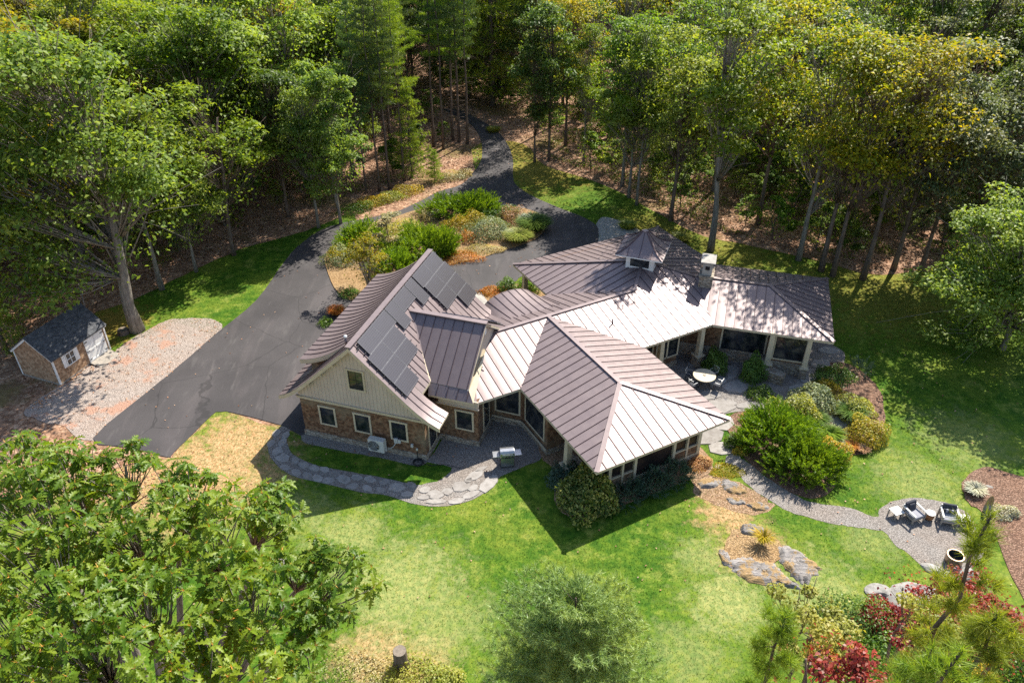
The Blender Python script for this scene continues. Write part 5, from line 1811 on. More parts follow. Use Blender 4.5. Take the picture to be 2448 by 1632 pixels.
PT = {
    'pine': [pine_tree(21, 23, 3.1, .48, 'needle_dark', dead=22, nb=5, whorl=1.15, nl=.36, nw=.05), pine_tree(22, 22, 2.9, .42, 'needle_light', dead=16, nb=5, whorl=1.1, nl=.36, nw=.05), pine_tree(23, 21, 3.2, .40, 'needle_dark', dead=18, nb=5, whorl=1.2, nl=.36, nw=.05)],
    'hemlock': [pine_tree(24, 7, 1.9, .10, 'needle_light', whorl=.42, nl=.20, droop=.25, rt=.09), pine_tree(25, 9, 2.2, .14, 'needle_dark', whorl=.45, nl=.22, droop=.25, rt=.11)],
}
KIND = {'open': 'broadleaf_tree', 'maple': 'broadleaf_tree', 'oak': 'oak_tree', 'dark': 'broadleaf_tree', 'yellow': 'broadleaf_tree', 'grey': 'broadleaf_tree', 'pine': 'pine_tree', 'hemlock': 'hemlock_tree'}
rt_ = random.Random(77)
def tree_at(kind, xy, label, Ht=None, group=None, var=None, wide=1.0):
    lst = BT.get(kind) or PT[kind]
    me = lst[var if var is not None else rt_.randrange(len(lst))]
    base = max(v.co.z for v in me[0].vertices) / (.86 if kind in BT else 1.0)
    sc = (Ht / base) if Ht else rt_.uniform(.88, 1.1)
    return plant_tree(KIND[kind], me, xy, label, 'tree', group, sc * wide, rt_.uniform(0, 6.28), sz=sc)

# trees at the edge of the clearing, each at its own trunk foot
hero_l = broad_tree(31, 20.5, 7.4, .17, 250, 80, .34, 'leaf_maple', 'bark_grey', 2, lean=(-2.2, 1.0), rt=.40)
plant_tree('maple_tree', hero_l, (-27.22,48.32), 'big forked grey trunked maple beside the gravel parking pad', 'tree')
tree_at('oak', (-27.58,54.17), 'tree with dark trunk just behind the big forked maple', 19, var=0)
tree_at('yellow', (-36.32,59.88), 'yellow green tree between the shed and the big forked maple', 18, var=0, wide=1.1)
tree_at('maple', (-25.80,56.99), 'light green maple at the corner of the side lawn', 15, var=1, wide=1.0)
tree_at('maple', (-40.80,63.31), 'broadleaf tree with pale slanting trunk behind the shed', 19, var=0)
tree_at('oak', (-23.55,59.88), 'leafy oak leaning over the strip of side lawn', 18, var=2, wide=1.1)
tree_at('maple', (-15.58,65.90), 'slender light green maple closest to the driveway bend', 17.5, var=1, wide=.92)
tree_at('maple', (-17.42,65.05), 'slim straight tree left of the light green maple at the bend', 16.5, var=0, wide=.8)
tree_at('dark', (-20.68,67.39), 'thin dark tree in shade behind the driveway bend', 16, var=1)
tree_at('pine', (-13.02,73.09), 'bare limbed pine with dead twigs on the needle bank', 20, var=0, wide=.75)
tree_at('pine', (-12.11,73.70), 'second pine trunk on the needle covered bank', 21, var=2, wide=.8)
tree_at('pine', (-10.93,75.79), 'pine with flared foot nearest the young pine', 20, var=1, wide=.8)
tree_at('pine', (-14.28,72.68), 'leaning thin pine at the far side of the needle bank', 18, var=2, wide=.7)
for (p, v, lab) in (((-8.64,85.15), 1, 'tall pine at the left of the row along the upper drive'), ((-7.58,84.64), 0, 'pine with thick dark trunk in the row along the upper drive'), ((-6.68,87.24), 1, 'thin bright pine in the middle of the row along the upper drive'),
                    ((-5.94,86.71), 2, 'thin dark pine beside the upper drive'), ((-4.96,86.05), 0, 'tallest pine standing right at the upper drive edge')):
    tree_at('pine', p, lab, 23.5, var=v, wide=.75)
for (k, p, h, v, wd, lab) in (('dark', (2.40,80.72), 17, 0, .8, 'thin dark tree at the left end of the right hand wood'), ('dark', (3.94,81.19), 19, 1, .85, 'dark straight tree in the shade right of the upper drive'),
    ('oak', (7.61,80.72), 18, 1, .85, 'oak deep in shade above the mossy verge'), ('oak', (10.98,74.31), 20, 0, .9, 'pale trunked oak, leftmost of three on the verge'), ('maple', (11.33,71.69), 19, 0, .85, 'pale trunked maple, middle of three on the verge'),
    ('oak', (11.87,69.96), 21, 1, .9, 'tall leaning pale trunked oak, nearest of three on the verge'), ('maple', (14.53,66.51), 20, 2, .85, 'single straight maple behind the cupola'),
    ('open', (24.00,58.99), 22, 0, 1.0, 'oak behind the far corner of the east roof'), ('open', (25.30,57.13), 23, 1, 1.0, 'yellowing tree with leaning trunk past the east roof'), ('open', (25.98,56.30), 22, 1, 1.0, 'yellowing tree at the lawn edge past the east roof'),
    ('open', (28.22,55.76), 23, 1, 1.05, 'broad yellow green tree over the shaded lawn'), ('grey', (31.31,57.34), 20, 0, 1.0, 'dark leaning tree with thick trunk at the right wood edge'), ('grey', (33.39,56.99), 21, 1, 1.0, 'grey green tree second from the thick leaning trunk'), ('grey', (37.13,58.41), 20, 0, 1.05, 'grey green tree toward the right edge of the wood')):
    tree_at(k, p, lab, h, var=v, wide=wd)
multi = broad_tree(33, 20, 4.6, .44, 110, 46, .34, 'leaf_oak', 'bark_grey', 3, rt=.24)
plant_tree('oak_tree', multi, (16.97,60.63), 'many stemmed grey oak directly behind the chimney', 'tree')
edge = broad_tree(34, 10.0, 5.4, .06, 260, 110, .25, 'leaf_maple', 'bark_grey', 2, rt=.16)
plant_tree('maple_tree', edge, (34.44,45.92), 'rounded leafy maple at the right edge of the lawn', 'tree', z=0)
tree_at('hemlock', (-35.14,45.41), 'feathery hemlock overhanging the shed roof', 9, var=0)
tree_at('hemlock', (-28.42,60.63), 'small hemlock under the oak by the side lawn', 6, var=1)
tree_at('hemlock', (-10.21,76.54), 'drooping pale hemlock beside the bare pines', 9.5, var=0)
yp = pine_tree(26, 3.2, .95, .06, 'needle_light', whorl=.30, nl=.17, nw=.02, rt=.05, step=.18)
plant_tree('young_pine', yp, (-7.80,75.79), 'knee of yellow green young pine on the needle bank', 'tree')

# the forest behind, filled by spacing
HEROES = [o.location for o in COL.objects if o.type == 'EMPTY' and o.get('category') == 'tree']
pos = [(p.x, p.y) for p in HEROES]
rf_ = random.Random(4)
cand = []
for i in range(9000):
    y = rf_.uniform(30, 178); x = rf_.uniform(-1, 1) * (.66 * y + 9)
    cand.append((x, y))
cx = np.array(cand)
cdist = clear_dist(cx[:, 0], cx[:, 1])
SECTORS = [(-.52, 'behind the shed', 'behind the shed'), (-.36, 'above the side lawn', 'above the side lawn'), (-.2, 'behind the driveway bend', 'behind the driveway bend'), (.0, 'beyond the upper drive', 'beyond the upper drive'),
           (.16, 'right of the upper drive', 'right of the upper drive'), (.30, 'behind the cupola', 'behind the cupola'), (.46, 'behind the east roof', 'behind the east roof'), (9, 'behind the right hand lawn', 'behind the right hand lawn')]
LOOK = {'open': 'loose crowned oak', 'maple': 'light green maple', 'oak': 'mid green oak', 'dark': 'dark green broadleaf tree', 'yellow': 'yellow tinged broadleaf tree', 'grey': 'grey green broadleaf tree', 'pine': 'tall straight pine', 'hemlock': 'drooping hemlock'}
order = sorted(range(len(cand)), key=lambda i: cand[i][1])
cnt = 0
for i in order:
    x, y = cand[i]
    if cdist[i] < 2.2 or cnt >= 380:
        continue
    sp = (3.6 if -.22 < x / y < .07 else 4.7 if x / y < .04 or cdist[i] > 25 else 6.6) + max(0, y - 55) * .024
    if any((x - a) ** 2 + (y - b) ** 2 < sp * sp for a, b in pos):
        continue
    pos.append((x, y)); cnt += 1
    ang = x / y
    r_ = rf_.random()
    if ang < -.20:
        kind = 'maple' if r_ < .45 else 'yellow' if r_ < .66 else 'oak'
    elif ang < .06:
        kind = 'pine' if r_ < .5 else 'dark' if r_ < .75 else 'maple' if r_ < .9 else 'hemlock'
    elif ang < .46:
        kind = 'oak' if r_ < .45 else 'dark' if r_ < .62 else 'maple' if r_ < .85 else 'yellow'
    else:
        kind = 'grey' if r_ < .6 else 'dark' if r_ < .75 else 'oak'
    if ang > .04 and cdist[i] < 22 and kind in ('oak', 'yellow', 'maple'):
        kind = 'open'
    sec = next(q for q in SECTORS if ang < q[0])
    row = 'at the front of the wood' if cdist[i] < 9 else 'further back' if cdist[i] < 40 else 'deep in the wood'
    tree_at(kind, (x, y), f'{LOOK[kind]} {row} {sec[1]}', rf_.uniform(18.5, 24), f'{LOOK[kind]}s {row} {sec[2]}')
# understory saplings inside the edge
US = [broad_tree(41, 4.0, 1.6, .10, 22, 110, .22, 'leaf_oak', 'bark_brown', 2, rt=.05), broad_tree(42, 3.2, 1.5, .08, 20, 110, .22, 'leaf_dark', 'bark_brown', 2, rt=.04), broad_tree(43, 5.0, 1.6, .12, 24, 110, .22, 'leaf_maple', 'bark_brown', 1, rt=.05)]
ups = []
for i in order:
    x, y = cand[(i * 7 + 3) % len(cand)]
    d = float(clear_dist(np.array([x]), np.array([y]))[0])
    if not (1.0 < d < 17) or y < 48 or y > 125 or len(ups) >= 150:
        continue
    if x / y < -.1 and rf_.random() < .75:
        continue
    if any((x - a) ** 2 + (y - b) ** 2 < 3.2 for a, b in ups):
        continue
    ups.append((x, y))
    k3 = len(ups) % 3
    sc_ = rf_.uniform(.5, 1.15)
    sec = next(q for q in SECTORS if x / y < q[0])
    lk = ('tall ' if sc_ > .82 else 'low ') + ('mid green oak sapling', 'dark bushy sapling', 'slender maple sapling')[k3]
    plant_tree('sapling', US[k3], (x, y), f'{lk} in the understory {sec[1]}', 'sapling', f'{lk}s {sec[2]}', sc_, rf_.uniform(0, 6))

# ------------------------------------------------------------------ shrubs
def dome(rs, n, rx, ry, h, lump=.22, seed=0):
    d = unit(rs.normal(size=(n, 3))); d[:, 2] = np.abs(d[:, 2])
    q = 1 + lump * (np.sin(d[:, 0] * 4.1 + seed) * np.cos(d[:, 1] * 3.7 - seed) + .6 * np.sin(d[:, 2] * 6 + d[:, 0] * 5 + seed))
    rr = q * rs.uniform(.0, 1, n) ** .22
    P = d * rr[:, None] * np.array([rx, ry, h * .92])
    P[:, 2] += .04 * h
    return P, d
def shrub(style, xy, rx, ry, h, m, label, leaf=.14, n=2200, rz=0.0, seed=None, name='shrub', cat='shrub', group=None, z=.05):
    seed = seed if seed is not None else abs(hash((round(xy[0], 1), round(xy[1], 1)))) % 9999
    rs = np.random.RandomState(seed)
    if style == 'leaf':
        P, d = dome(rs, n, rx, ry, h, .2, seed)
        V, F = leaf_quads(P, unit(d + [0, 0, .5] + rs.normal(size=(n, 3)) * .6), leaf, leaf * .55, rs)
    elif style == 'spray':
        k = n // 16
        P, d = dome(rs, k, rx * .82, ry * .82, h * .8, .25, seed)
        ax = unit(d * np.array([1, 1, .6]) + np.array([.0, 0, .55]) + rs.normal(size=(k, 3)) * .28)
        L = leaf * rs.uniform(2.0, 4.2, (k, 1))
        t = np.tile(np.linspace(0, 1, 16), k)[:, None]
        A = np.repeat(P, 16, 0) + np.repeat(ax * L, 16, 0) * t + rs.normal(size=(k * 16, 3)) * .02
        D = unit(np.repeat(ax, 16, 0) + unit(rs.normal(size=(k * 16, 3))) * .75)
        V, F = blades(A, D, leaf * 1.15 * (1.15 - .5 * t), leaf * .30, rs)
    else:                                                # arching grass
        P = np.zeros((n, 3)); a = rs.uniform(0, 6.28, n); r_ = rs.uniform(0, .35, n)
        P[:, 0] = np.cos(a) * r_ * rx; P[:, 1] = np.sin(a) * r_ * ry
        a2 = a + rs.normal(size=n) * .5; o = rs.uniform(.15, .8, n)
        D = np.stack([np.cos(a2) * o, np.sin(a2) * o, np.full(n, 1.0)], 1); D = unit(D)
        L = h * rs.uniform(.6, 1.15, (n, 1))
        s = unit(np.cross(D, [0, 0, 1.0]))
        wd = leaf * .25
        m1 = P + D * L * .6
        out = np.stack([np.cos(a2), np.sin(a2), -np.full(n, .35)], 1)
        tip = m1 + unit(D * .5 + out) * L * .5
        V = np.stack([P - s * wd, P + s * wd, m1 + s * wd * .8, m1 - s * wd * .8, tip, tip], 1)
        F = np.concatenate([np.stack([np.arange(n) * 6 + i for i in (0, 1, 2, 3)], 1), np.stack([np.arange(n) * 6 + i for i in (3, 2, 4, 5)], 1)])
        V = V.reshape(-1, 3)
        V[5::6] += 1e-3
    me = mesh_np(name, V, F, m)
    o = link(bpy.data.objects.new(name, me))
    o.location = (*xy, z); o.rotation_euler = (0, 0, rz)
    return tag(o, label, cat, group)
# planting island
shrub('spray', (-12.92,61.79), 2.4, 2.0, 1.9, 'juniper', 'spreading green juniper at the left end of the planting island', .22, 9000, z=.1)
shrub('spray', (-7.35,60.33), 3.4, 2.6, 2.0, 'juniper', 'largest spreading juniper in the middle of the planting island', .24, 20000, z=.1)
shrub('spray', (-9.56,57.13), 2.2, 1.6, 1.6, 'juniper', 'dark low juniper right behind the garage ridge', .21, 8000, z=.1)
shrub('spray', (-4.64,67.93), 4.3, 2.0, 1.6, 'juniper', 'long juniper along the far side of the planting island', .24, 15000, z=.1)
shrub('leaf', (-14.31,58.77), 1.5, 1.4, 1.3, 'shrub_sage', 'grey green shrub at the tip of the planting island', .13, 2600, z=.1)
shrub('leaf', (-9.74,63.80), 2.6, 1.3, 1.1, 'shrub_lime', 'pale yellow green perennials behind the cream tree', .13, 3000, z=.1)
shrub('leaf', (-7.46,66.77), 1.1, .9, 1.0, 'shrub_cream', 'cream flowering shrub beside the long juniper', .13, 1400, z=.1)
shrub('leaf', (-4.98,65.05), 1.6, 1.0, .9, 'shrub_gold', 'golden yellow flowers in the centre of the planting island', .12, 1800, z=.1)
shrub('leaf', (-3.58,65.90), 1.5, 1.2, 1.2, 'shrub_gold', 'golden brown shrub below the long juniper', .13, 1800, z=.1)
shrub('leaf', (-2.00,63.63), 2.4, 1.9, 1.5, 'shrub_sage', 'grey green round shrub in the island', .14, 4200, z=.1)
shrub('leaf', (-1.31,67.21), 2.2, 1.4, 1.2, 'shrub_green', 'dark green shrub behind the grey green one', .14, 2600, z=.1)
shrub('leaf', (0.08,66.51), 1.4, 1.2, 1.4, 'shrub_pink', 'pinkish seed headed shrub at the far end of the island', .13, 1800, z=.1)
shrub('grass', (1.91,64.63), 2.2, 2.0, 1.5, 'shrub_green', 'mounded green grasses at the right tip of the island', .16, 3200, z=.1)
shrub('grass', (0.51,62.34), 1.7, 1.4, 1.2, 'shrub_lime', 'yellow green grass clump by the drive side of the island', .16, 2400, z=.1)
shrub('leaf', (-3.87,62.34), .8, .8, 1.0, 'shrub_orange', 'small tan shrub on the open mulch of the island', .11, 800, z=.1)
shrub('leaf', (-4.65,59.28), 2.3, 1.3, .35, 'shrub_orange', 'orange ground cover beside the drive edge of the island', .11, 2400, z=.1)
shrub('leaf', (-10.41,59.73), 1.6, 1.2, .4, 'shrub_orange', 'orange ground cover under the cream tree', .11, 1500, z=.1)
shrub('leaf', (-2.29,60.63), 2.0, .9, .3, 'shrub_cream', 'straw coloured ground cover on the island', .11, 1500, z=.1)
ct = broad_tree(51, 3.4, 1.35, .30, 26, 90, .15, 'shrub_cream', 'bark_brown', 1, rt=.06)
plant_tree('ornamental_tree', ct, (-10.43,60.18), 'small cream leaved ornamental tree on the planting island', 'tree', z=.1)
bt = broad_tree(52, 5.0, 2.0, .16, 44, 75, .15, 'leaf_yellow', 'bark_grey', 4, rt=.06)
plant_tree('river_birch', bt, (-11.27,53.66), 'airy yellow green multi stemmed birch beside the garage roof', 'tree', z=.1, scale=1.0)
shrub('leaf', (-12.56,53.15), .9, .7, .6, 'shrub_green', 'low bush at the foot of the yellow green birch', .12, 800, z=.1)
shrub('grass', (-13.15,50.47), .7, .6, .8, 'shrub_orange', 'rusty grass tuft beside the garage eave', .12, 700, z=.03)
shrub('leaf', (-13.68,49.15), .6, .6, .5, 'shrub_green', 'little green plant beside the rusty grass tuft', .12, 500, z=.03)
# entry strip
shrub('leaf', (-1.11,53.66), 1.7, .8, .3, 'shrub_orange', 'orange ground cover along the entry walk', .11, 1800)
shrub('leaf', (-0.33,54.04), .8, .8, 1.1, 'shrub_green', 'bright green shrub left of the entry post', .14, 1200)
shrub('leaf', (1.25,53.78), 1.0, .9, 1.4, 'juniper', 'bright green shrub right of the entry post', .14, 1500)
shrub('leaf', (-2.82,51.07), .5, .5, .9, 'shrub_lime', 'lime shrub between the garage and the arched entry roof', .12, 800)
# porch front
shrub('leaf', (4.15,30.97), 1.65, 1.5, 2.5, 'shrub_variegated', 'round variegated yellow green shrub at the porch corner', .20, 5200)
shrub('leaf', (2.99,32.84), 1.1, 1.0, 1.2, 'yew_blue', 'dark blue green shrub behind the variegated one', .13, 2200)
for k, (p, r_, lab) in enumerate((((6.37,31.38), 1.25, 'blue green yew mound nearest the variegated shrub'), ((7.89,32.25), 1.15, 'middle blue green yew mound under the porch screens'), ((9.25,33.11), 1.1, 'blue green yew mound nearest the porch corner post'))):
    shrub('spray', p, r_, 1.0, 1.15, 'yew_blue', lab, .11, 5200, rz=_e, group='yew mounds under the porch')
shrub('leaf', (10.82,34.29), .9, .8, .4, 'shrub_pink', 'pinkish dry perennials at the porch corner', .10, 1800)
shrub('leaf', (12.32,33.69), 1.0, .7, .12, 'shrub_gold', 'flat yellow moss between the stepping stones', .07, 2200, z=.02)
# terrace bed
shrub('spray', (15.75,35.96), 2.5, 2.1, 2.5, 'juniper', 'tallest bright green juniper mound beside the gravel path', .21, 15000)
shrub('spray', (16.86,33.80), 2.3, 1.8, 2.0, 'juniper', 'lower dark green juniper mound at the lawn end of the path', .21, 13000)
shrub('leaf', (17.03,37.97), 2.0, 1.2, 1.8, 'shrub_lime', 'pale lime shrub behind the tall juniper mound', .15, 4200)
shrub('leaf', (14.74,38.17), .6, .5, .6, 'shrub_gold', 'small golden flowers at the terrace corner of the bed', .11, 700)
shrub('leaf', (18.81,34.75), 1.1, 1.0, 1.2, 'shrub_gold', 'golden shrub on the lawn side of the junipers', .13, 2200)
shrub('leaf', (19.14,39.41), 1.7, 1.4, 1.6, 'shrub_sage', 'silvery grey green shrub below the east wing', .15, 3400)
shrub('grass', (18.42,37.77), 1.5, 1.1, 1.0, 'shrub_green', 'green daylily clump below the silvery shrub', .16, 1800)
shrub('grass', (19.16,36.41), .9, .8, .9, 'juniper', 'spiky iris clump between the pale slabs', .18, 800)
shrub('leaf', (21.41,38.99), 1.5, 1.2, 1.1, 'shrub_lime', 'yellow green shrub at the upper edge of the terrace bed', .14, 2400)
shrub('grass', (21.07,38.38), .9, .8, 1.1, 'shrub_green', 'dark spiky grass in front of the upper yellow green shrub', .16, 900)
shrub('leaf', (21.41,36.60), 1.4, 1.2, 1.3, 'shrub_gold', 'golden orange shrub at the lawn edge of the terrace bed', .13, 3200)
shrub('grass', (20.21,35.59), .5, .5, .5, 'shrub_orange', 'little bronze grass beside the smallest pale stone', .10, 500)
shrub('grass', (20.78,35.29), .4, .4, .45, 'shrub_pink', 'little pink grass at the mulch tip of the bed', .10, 400)
shrub('leaf', (13.32,35.96), .65, .6, .7, 'shrub_green', 'small dark round shrub beside the stepping stones', .13, 1000)
shrub('leaf', (13.47,35.22), .5, .4, .45, 'shrub_gold', 'small yellow plant beside the dark round shrub', .10, 600)
shrub('leaf', (21.39,42.50), 1.5, 1.1, .8, 'shrub_green', 'shaded low shrub past the east wing corner', .13, 1800)
shrub('leaf', (20.53,41.14), 1.2, 1.0, .6, 'shrub_gold', 'shaded bronze shrub in the upper terrace bed', .12, 1300)
shrub('spray', (23.46,43.20), .9, .8, 1.0, 'yew_blue', 'wispy blue green shrub at the shaded tip of the bed', .12, 1600)
shrub('leaf', (13.66,43.44), .85, .85, 1.75, 'shrub_green', 'clipped round bush left of the glass doors', .12, 3200, z=.05)
shrub('leaf', (15.95,42.50), .85, .85, 1.8, 'shrub_green', 'clipped round bush right of the glass doors', .12, 3200, z=.05)
shrub('leaf', (16.04,40.70), 1.0, .8, .6, 'shrub_green', 'low green plant at the foot of the garden wall', .12, 1300, z=.05)
# east bed
shrub('grass', (25.76,31.92), .8, .7, .6, 'shrub_white', 'whitish feathery plant at the edge of the mulch bed', .12, 700)
shrub('leaf', (26.59,30.35), .9, .6, .4, 'shrub_white', 'silver white mound beside the standing stone', .10, 1300)
shrub('grass', (13.00,28.24), .7, .6, .9, 'shrub_gold', 'dry golden grass tuft growing on the ledge outcrop', .07, 160, z=.2)
# verge along the drive
for k, (p, lab, m) in enumerate((((-14.68,68.57), 'green weeds at the drive bend', 'shrub_green'), ((-13.34,70.15), 'goldenrod clump beside the drive bend', 'shrub_gold'), ((-11.86,71.11), 'taller goldenrod clump under the pines', 'shrub_lime'), ((-10.42,72.68), 'yellowish grass by the pine bank', 'shrub_gold'), ((-5.72,76.54), 'straw coloured grass at the fork of the drive', 'shrub_cream'))):
    shrub('leaf', p, 2.0, 1.0, .8, m, lab, .13, 1700, rz=.5, z=.02)
for k, (p, lab) in enumerate((((10.41,65.05), 'bright fern clump behind the entry pavement'), ((14.69,62.58), 'bright fern clump behind the cupola'), ((-2.14,90.11), 'pale ferns at the top of the drive'))):
    shrub('grass', p, 1.6, 1.3, .7, 'shrub_lime', lab, .16, 1000, z=.02)

# ------------------------------------------------------------------ foreground oak: whorls of lobed leaves
OX = [0, .10, .20, .30, .42, .52, .64, .74, .86, 1.0]
OY = [.012, .03, .19, .07, .29, .09, .26, .08, .13, .0]
def oak_leaf(droop, fold):
    V, F = [], []
    for x, y in zip(OX, OY):
        z = -droop * x * x
        V += [(x, 0, z), (x + .06 * (y > .15), y, z + fold * y), (x + .06 * (y > .15), -y, z + fold * y)]
    for i in range(len(OX) - 1):
        a, b = i * 3, (i + 1) * 3
        F += [(a, b, b + 1, a + 1), (a, a + 2, b + 2, b)]
    return np.array(V), np.array(F)
LEAF = [oak_leaf(.30, .45), oak_leaf(.65, .35), oak_leaf(.15, .6)]
LM = []
for V, F in LEAF:
    LM.append(mesh_np('leaf', V, F, 'leaf_oak_near', True))
LOBES = [((-7.96,9.53,21.83),1.55),((-6.39,9.41,21.66),1.45),((-4.75,9.12,21.77),1.15),((-4.23,9.73,21.77),.62),((-6.94,10.55,22.09),.55),((-7.18,8.08,21.49),1.7),((-5.46,7.60,21.31),1.5),((-3.81,7.81,21.44),1.15),((-2.77,8.44,21.49),.72),((-3.19,8.75,21.58),.5),((-6.00,6.86,21.46),1.5),((-4.17,6.75,21.31),1.2),((-8.96,10.58,21.95),.85),((-7.79,10.28,21.88),.7),((-3.07,7.86,21.16),.6),((-5.65,9.94,21.91),.6),((-7.59,7.27,21.36),1.2)]
OAKXY = (-7.6, 8.6)
oak = empty('oak_tree', (*OAKXY, 0)); oak['world'] = 1
tag(oak, 'foreground oak with large lobed leaves across the bottom left corner', 'tree')
rs = np.random.RandomState(8)
CEN, AXS = [], []
for c, r_ in LOBES:
    n = int(36 * r_ * r_) + 6
    d = unit(rs.normal(size=(n * 2, 3)) + np.array([0, 0, .55]))
    d = d[d[:, 2] > -.35][:n]
    P = np.array(c) + d * r_ * rs.uniform(.62, 1.02, (len(d), 1)) * np.array([1, 1, .85])
    CEN.append(P); AXS.append(unit(d * .6 + np.array([0, 0, .8]) + rs.normal(size=d.shape) * .25))
CEN, AXS = np.concatenate(CEN), np.concatenate(AXS)
leaves_ = []
for c, ax in zip(CEN, AXS):
    u = unit(np.cross(ax, [.3, .2, 1.0])); v = np.cross(ax, u)
    k = rs.randint(8, 13)
    a0 = rs.uniform(0, 6.28)
    for q in range(k):
        a = a0 + 2 * math.pi * q / k + rs.uniform(-.25, .25)
        el = rs.uniform(-.75, .6)
        X = unit((np.cos(a) * u + np.sin(a) * v) * math.cos(el) + ax * math.sin(el))
        Z = unit(ax - X * (ax @ X) + rs.normal(size=3) * .18)
        Z = unit(Z - X * (Z @ X)); Y = np.cross(Z, X)
        s = rs.uniform(.13, .235)
        M = np.eye(4); M[:3, 0] = X * s; M[:3, 1] = Y * s * .95; M[:3, 2] = Z * s; M[:3, 3] = c + X * .015
        leaves_.append((M, rs.randint(3)))
cam_p = np.array([0, 0, 32.0])
leaves_.sort(key=lambda t: np.linalg.norm(t[0][:3, 3] - cam_p))
NEAR = [t for t in leaves_ if True][:300]
for M, k in NEAR:
    o = bpy.data.objects.new('leaf', LM[k]); COL.objects.link(o); o.parent = oak
    o.matrix_parent_inverse = Matrix.Translation((-OAKXY[0], -OAKXY[1], 0))
    o.matrix_basis = Matrix(M.tolist())
Vs, Fs, off = [], [], 0
for M, k in leaves_[300:]:
    V, F = LEAF[k]
    Vs.append(V @ M[:3, :3].T + M[:3, 3]); Fs.append(F + off); off += len(V)
fo = link(bpy.data.objects.new('foliage', mesh_np('foliage', np.concatenate(Vs), np.concatenate(Fs), 'leaf_oak_near')), oak)
fo['kind'] = 'stuff'
mb = MB()                                                # bud ends
A = np.repeat(CEN, 3, 0); D = unit(np.repeat(AXS, 3, 0) + unit(rs.normal(size=A.shape)) * .9)
V, F = blades(A, D, .08, .016, rs)
bo = link(bpy.data.objects.new('leaf_stalks', mesh_np('leaf_stalks', V, F, 'twig_orange')), oak); bo['kind'] = 'stuff'
mb = MB()
T0 = Vector((*OAKXY, -.3))
hub = Vector((-7.2, 9.0, 15.5))
tube_np(mb, [T0, Vector((-7.5, 8.7, 5)), Vector((-7.3, 8.8, 10)), hub], .36, .2, 10)
for (c, r_) in LOBES:
    c = Vector(c)
    m1 = hub.lerp(c, .45) + Vector((0, 0, -.35))
    m2 = hub.lerp(c, .8) + Vector((rs.uniform(-.15, .15), rs.uniform(-.15, .15), -.1))
    tube_np(mb, [hub, m1, m2, c], .10, .022, 7)
for i in range(0, len(CEN)):
    c = Vector(CEN[i])
    j = int(np.argmin([np.linalg.norm(CEN[i] - np.array(l[0])) for l in LOBES]))
    b = Vector(LOBES[j][0]).lerp(hub, .12)
    tube_np(mb, [b, (b + c) / 2 + Vector((rs.uniform(-.1, .1), rs.uniform(-.1, .1), -.05)), c], .016, .006, 4)
ot = mb.build('trunk', 'bark_grey', oak, True)

# ------------------------------------------------------------------ foreground pines and red maple
fp_ = pine_tree(61, 9.0, 3.0, .05, 'needle_blue', whorl=.42, nb=8, tuft=24, nl=.18, nw=.020, rt=.07, step=.14, shape=.66)
top = (1.44,11.95,16.68)
plant_tree('white_pine', (fp_[0], fp_[1]), (top[0], top[1]), 'soft blue green pine top at the bottom centre of the lawn', 'tree', z=top[2] - 9.0)
mb = MB(); tube_np(mb, [(0, 0, -(top[2] - 9.0)), (0, 0, .2)], .17, .11, 8)
lt = mb.mesh('trunk_base'); lt.materials.append(MATS['bark_pine'])
o = bpy.data.objects.new('trunk_base', lt); COL.objects.link(o); o.parent = [x for x in COL.objects if x.name.startswith('white_pine')][0]
# young long needled pines
YP = [pine_tree(62, 4.2, .42, .12, 'needle_light', whorl=.62, nb=3, tuft=44, nl=.18, nw=.010, rt=.032, step=.26, shape=.8, top=.5), pine_tree(63, 4.0, .50, .15, 'needle_light', whorl=.55, nb=4, tuft=44, nl=.18, nw=.010, rt=.03, step=.26, shape=.8, top=.6)]
for k, (t, lab) in enumerate((((5.73,6.66,24.90), 'young pine leader with bare stem at the right edge'), ((3.77,6.93,22.64), 'upright young pine top over the dry grass patch'), 
                              ((4.76,5.49,24.08), 'bright young pine top below the white rock'), ((5.21,5.40,24.83), 'young pine top in the bottom right corner'), ((4.20,4.54,25.35), 'closest young pine shoots at the bottom edge'))):
    p = plant_tree('young_pine', YP[k % 2], (t[0], t[1]), lab, 'tree', 'young pines at the bottom right', 1.0 if k else 1.1, k * 1.3, z=t[2] - (4.2 if k % 2 == 0 else 4.0) * (1.0 if k else 1.1))
    zb = p.location.z
    mb = MB(); tube_np(mb, [(0, 0, -zb - .3), (0, 0, .1)], .10, .034, 7)
    me = mb.mesh('trunk_base'); me.materials.append(MATS['bark_pine'])
    o = bpy.data.objects.new('trunk_base', me); COL.objects.link(o); o.parent = p
def red_tree(seed, r_, n):
    rs = np.random.RandomState(seed)
    tm, cm = broad_tree(seed, 7.0, r_, .62, 22, n, .13, 'leaf_red', 'bark_brown', 2, rt=.06)
    return tm, cm
rm = red_tree(71, 1.5, 62)
for k, (t, sc, lab) in enumerate((((12.89,16.14,11.30), .9, 'red leaved maple spreading over the pale outcrop'), ((13.49,14.68,12.71), .8, 'dark red maple between the outcrop and the tall pine stem'), ((12.36,12.59,14.96), .8, 'crimson maple sprig in the bottom right corner'), ((6.84,10.05,16.56), .9, 'deep red maple at the bottom edge of the picture'))):
    p = plant_tree('red_maple', rm, (t[0], t[1]), lab, 'tree', None, sc, k * 2.1, z=t[2] - 6.2 * sc)
    if p.location.z > .1:
        mb = MB(); tube_np(mb, [(0, 0, -p.location.z / sc - .3), (0, 0, .1)], .12, .07, 7)
        me = mb.mesh('trunk_base'); me.materials.append(MATS['bark_brown'])
        o = bpy.data.objects.new('trunk_base', me); COL.objects.link(o); o.parent = p
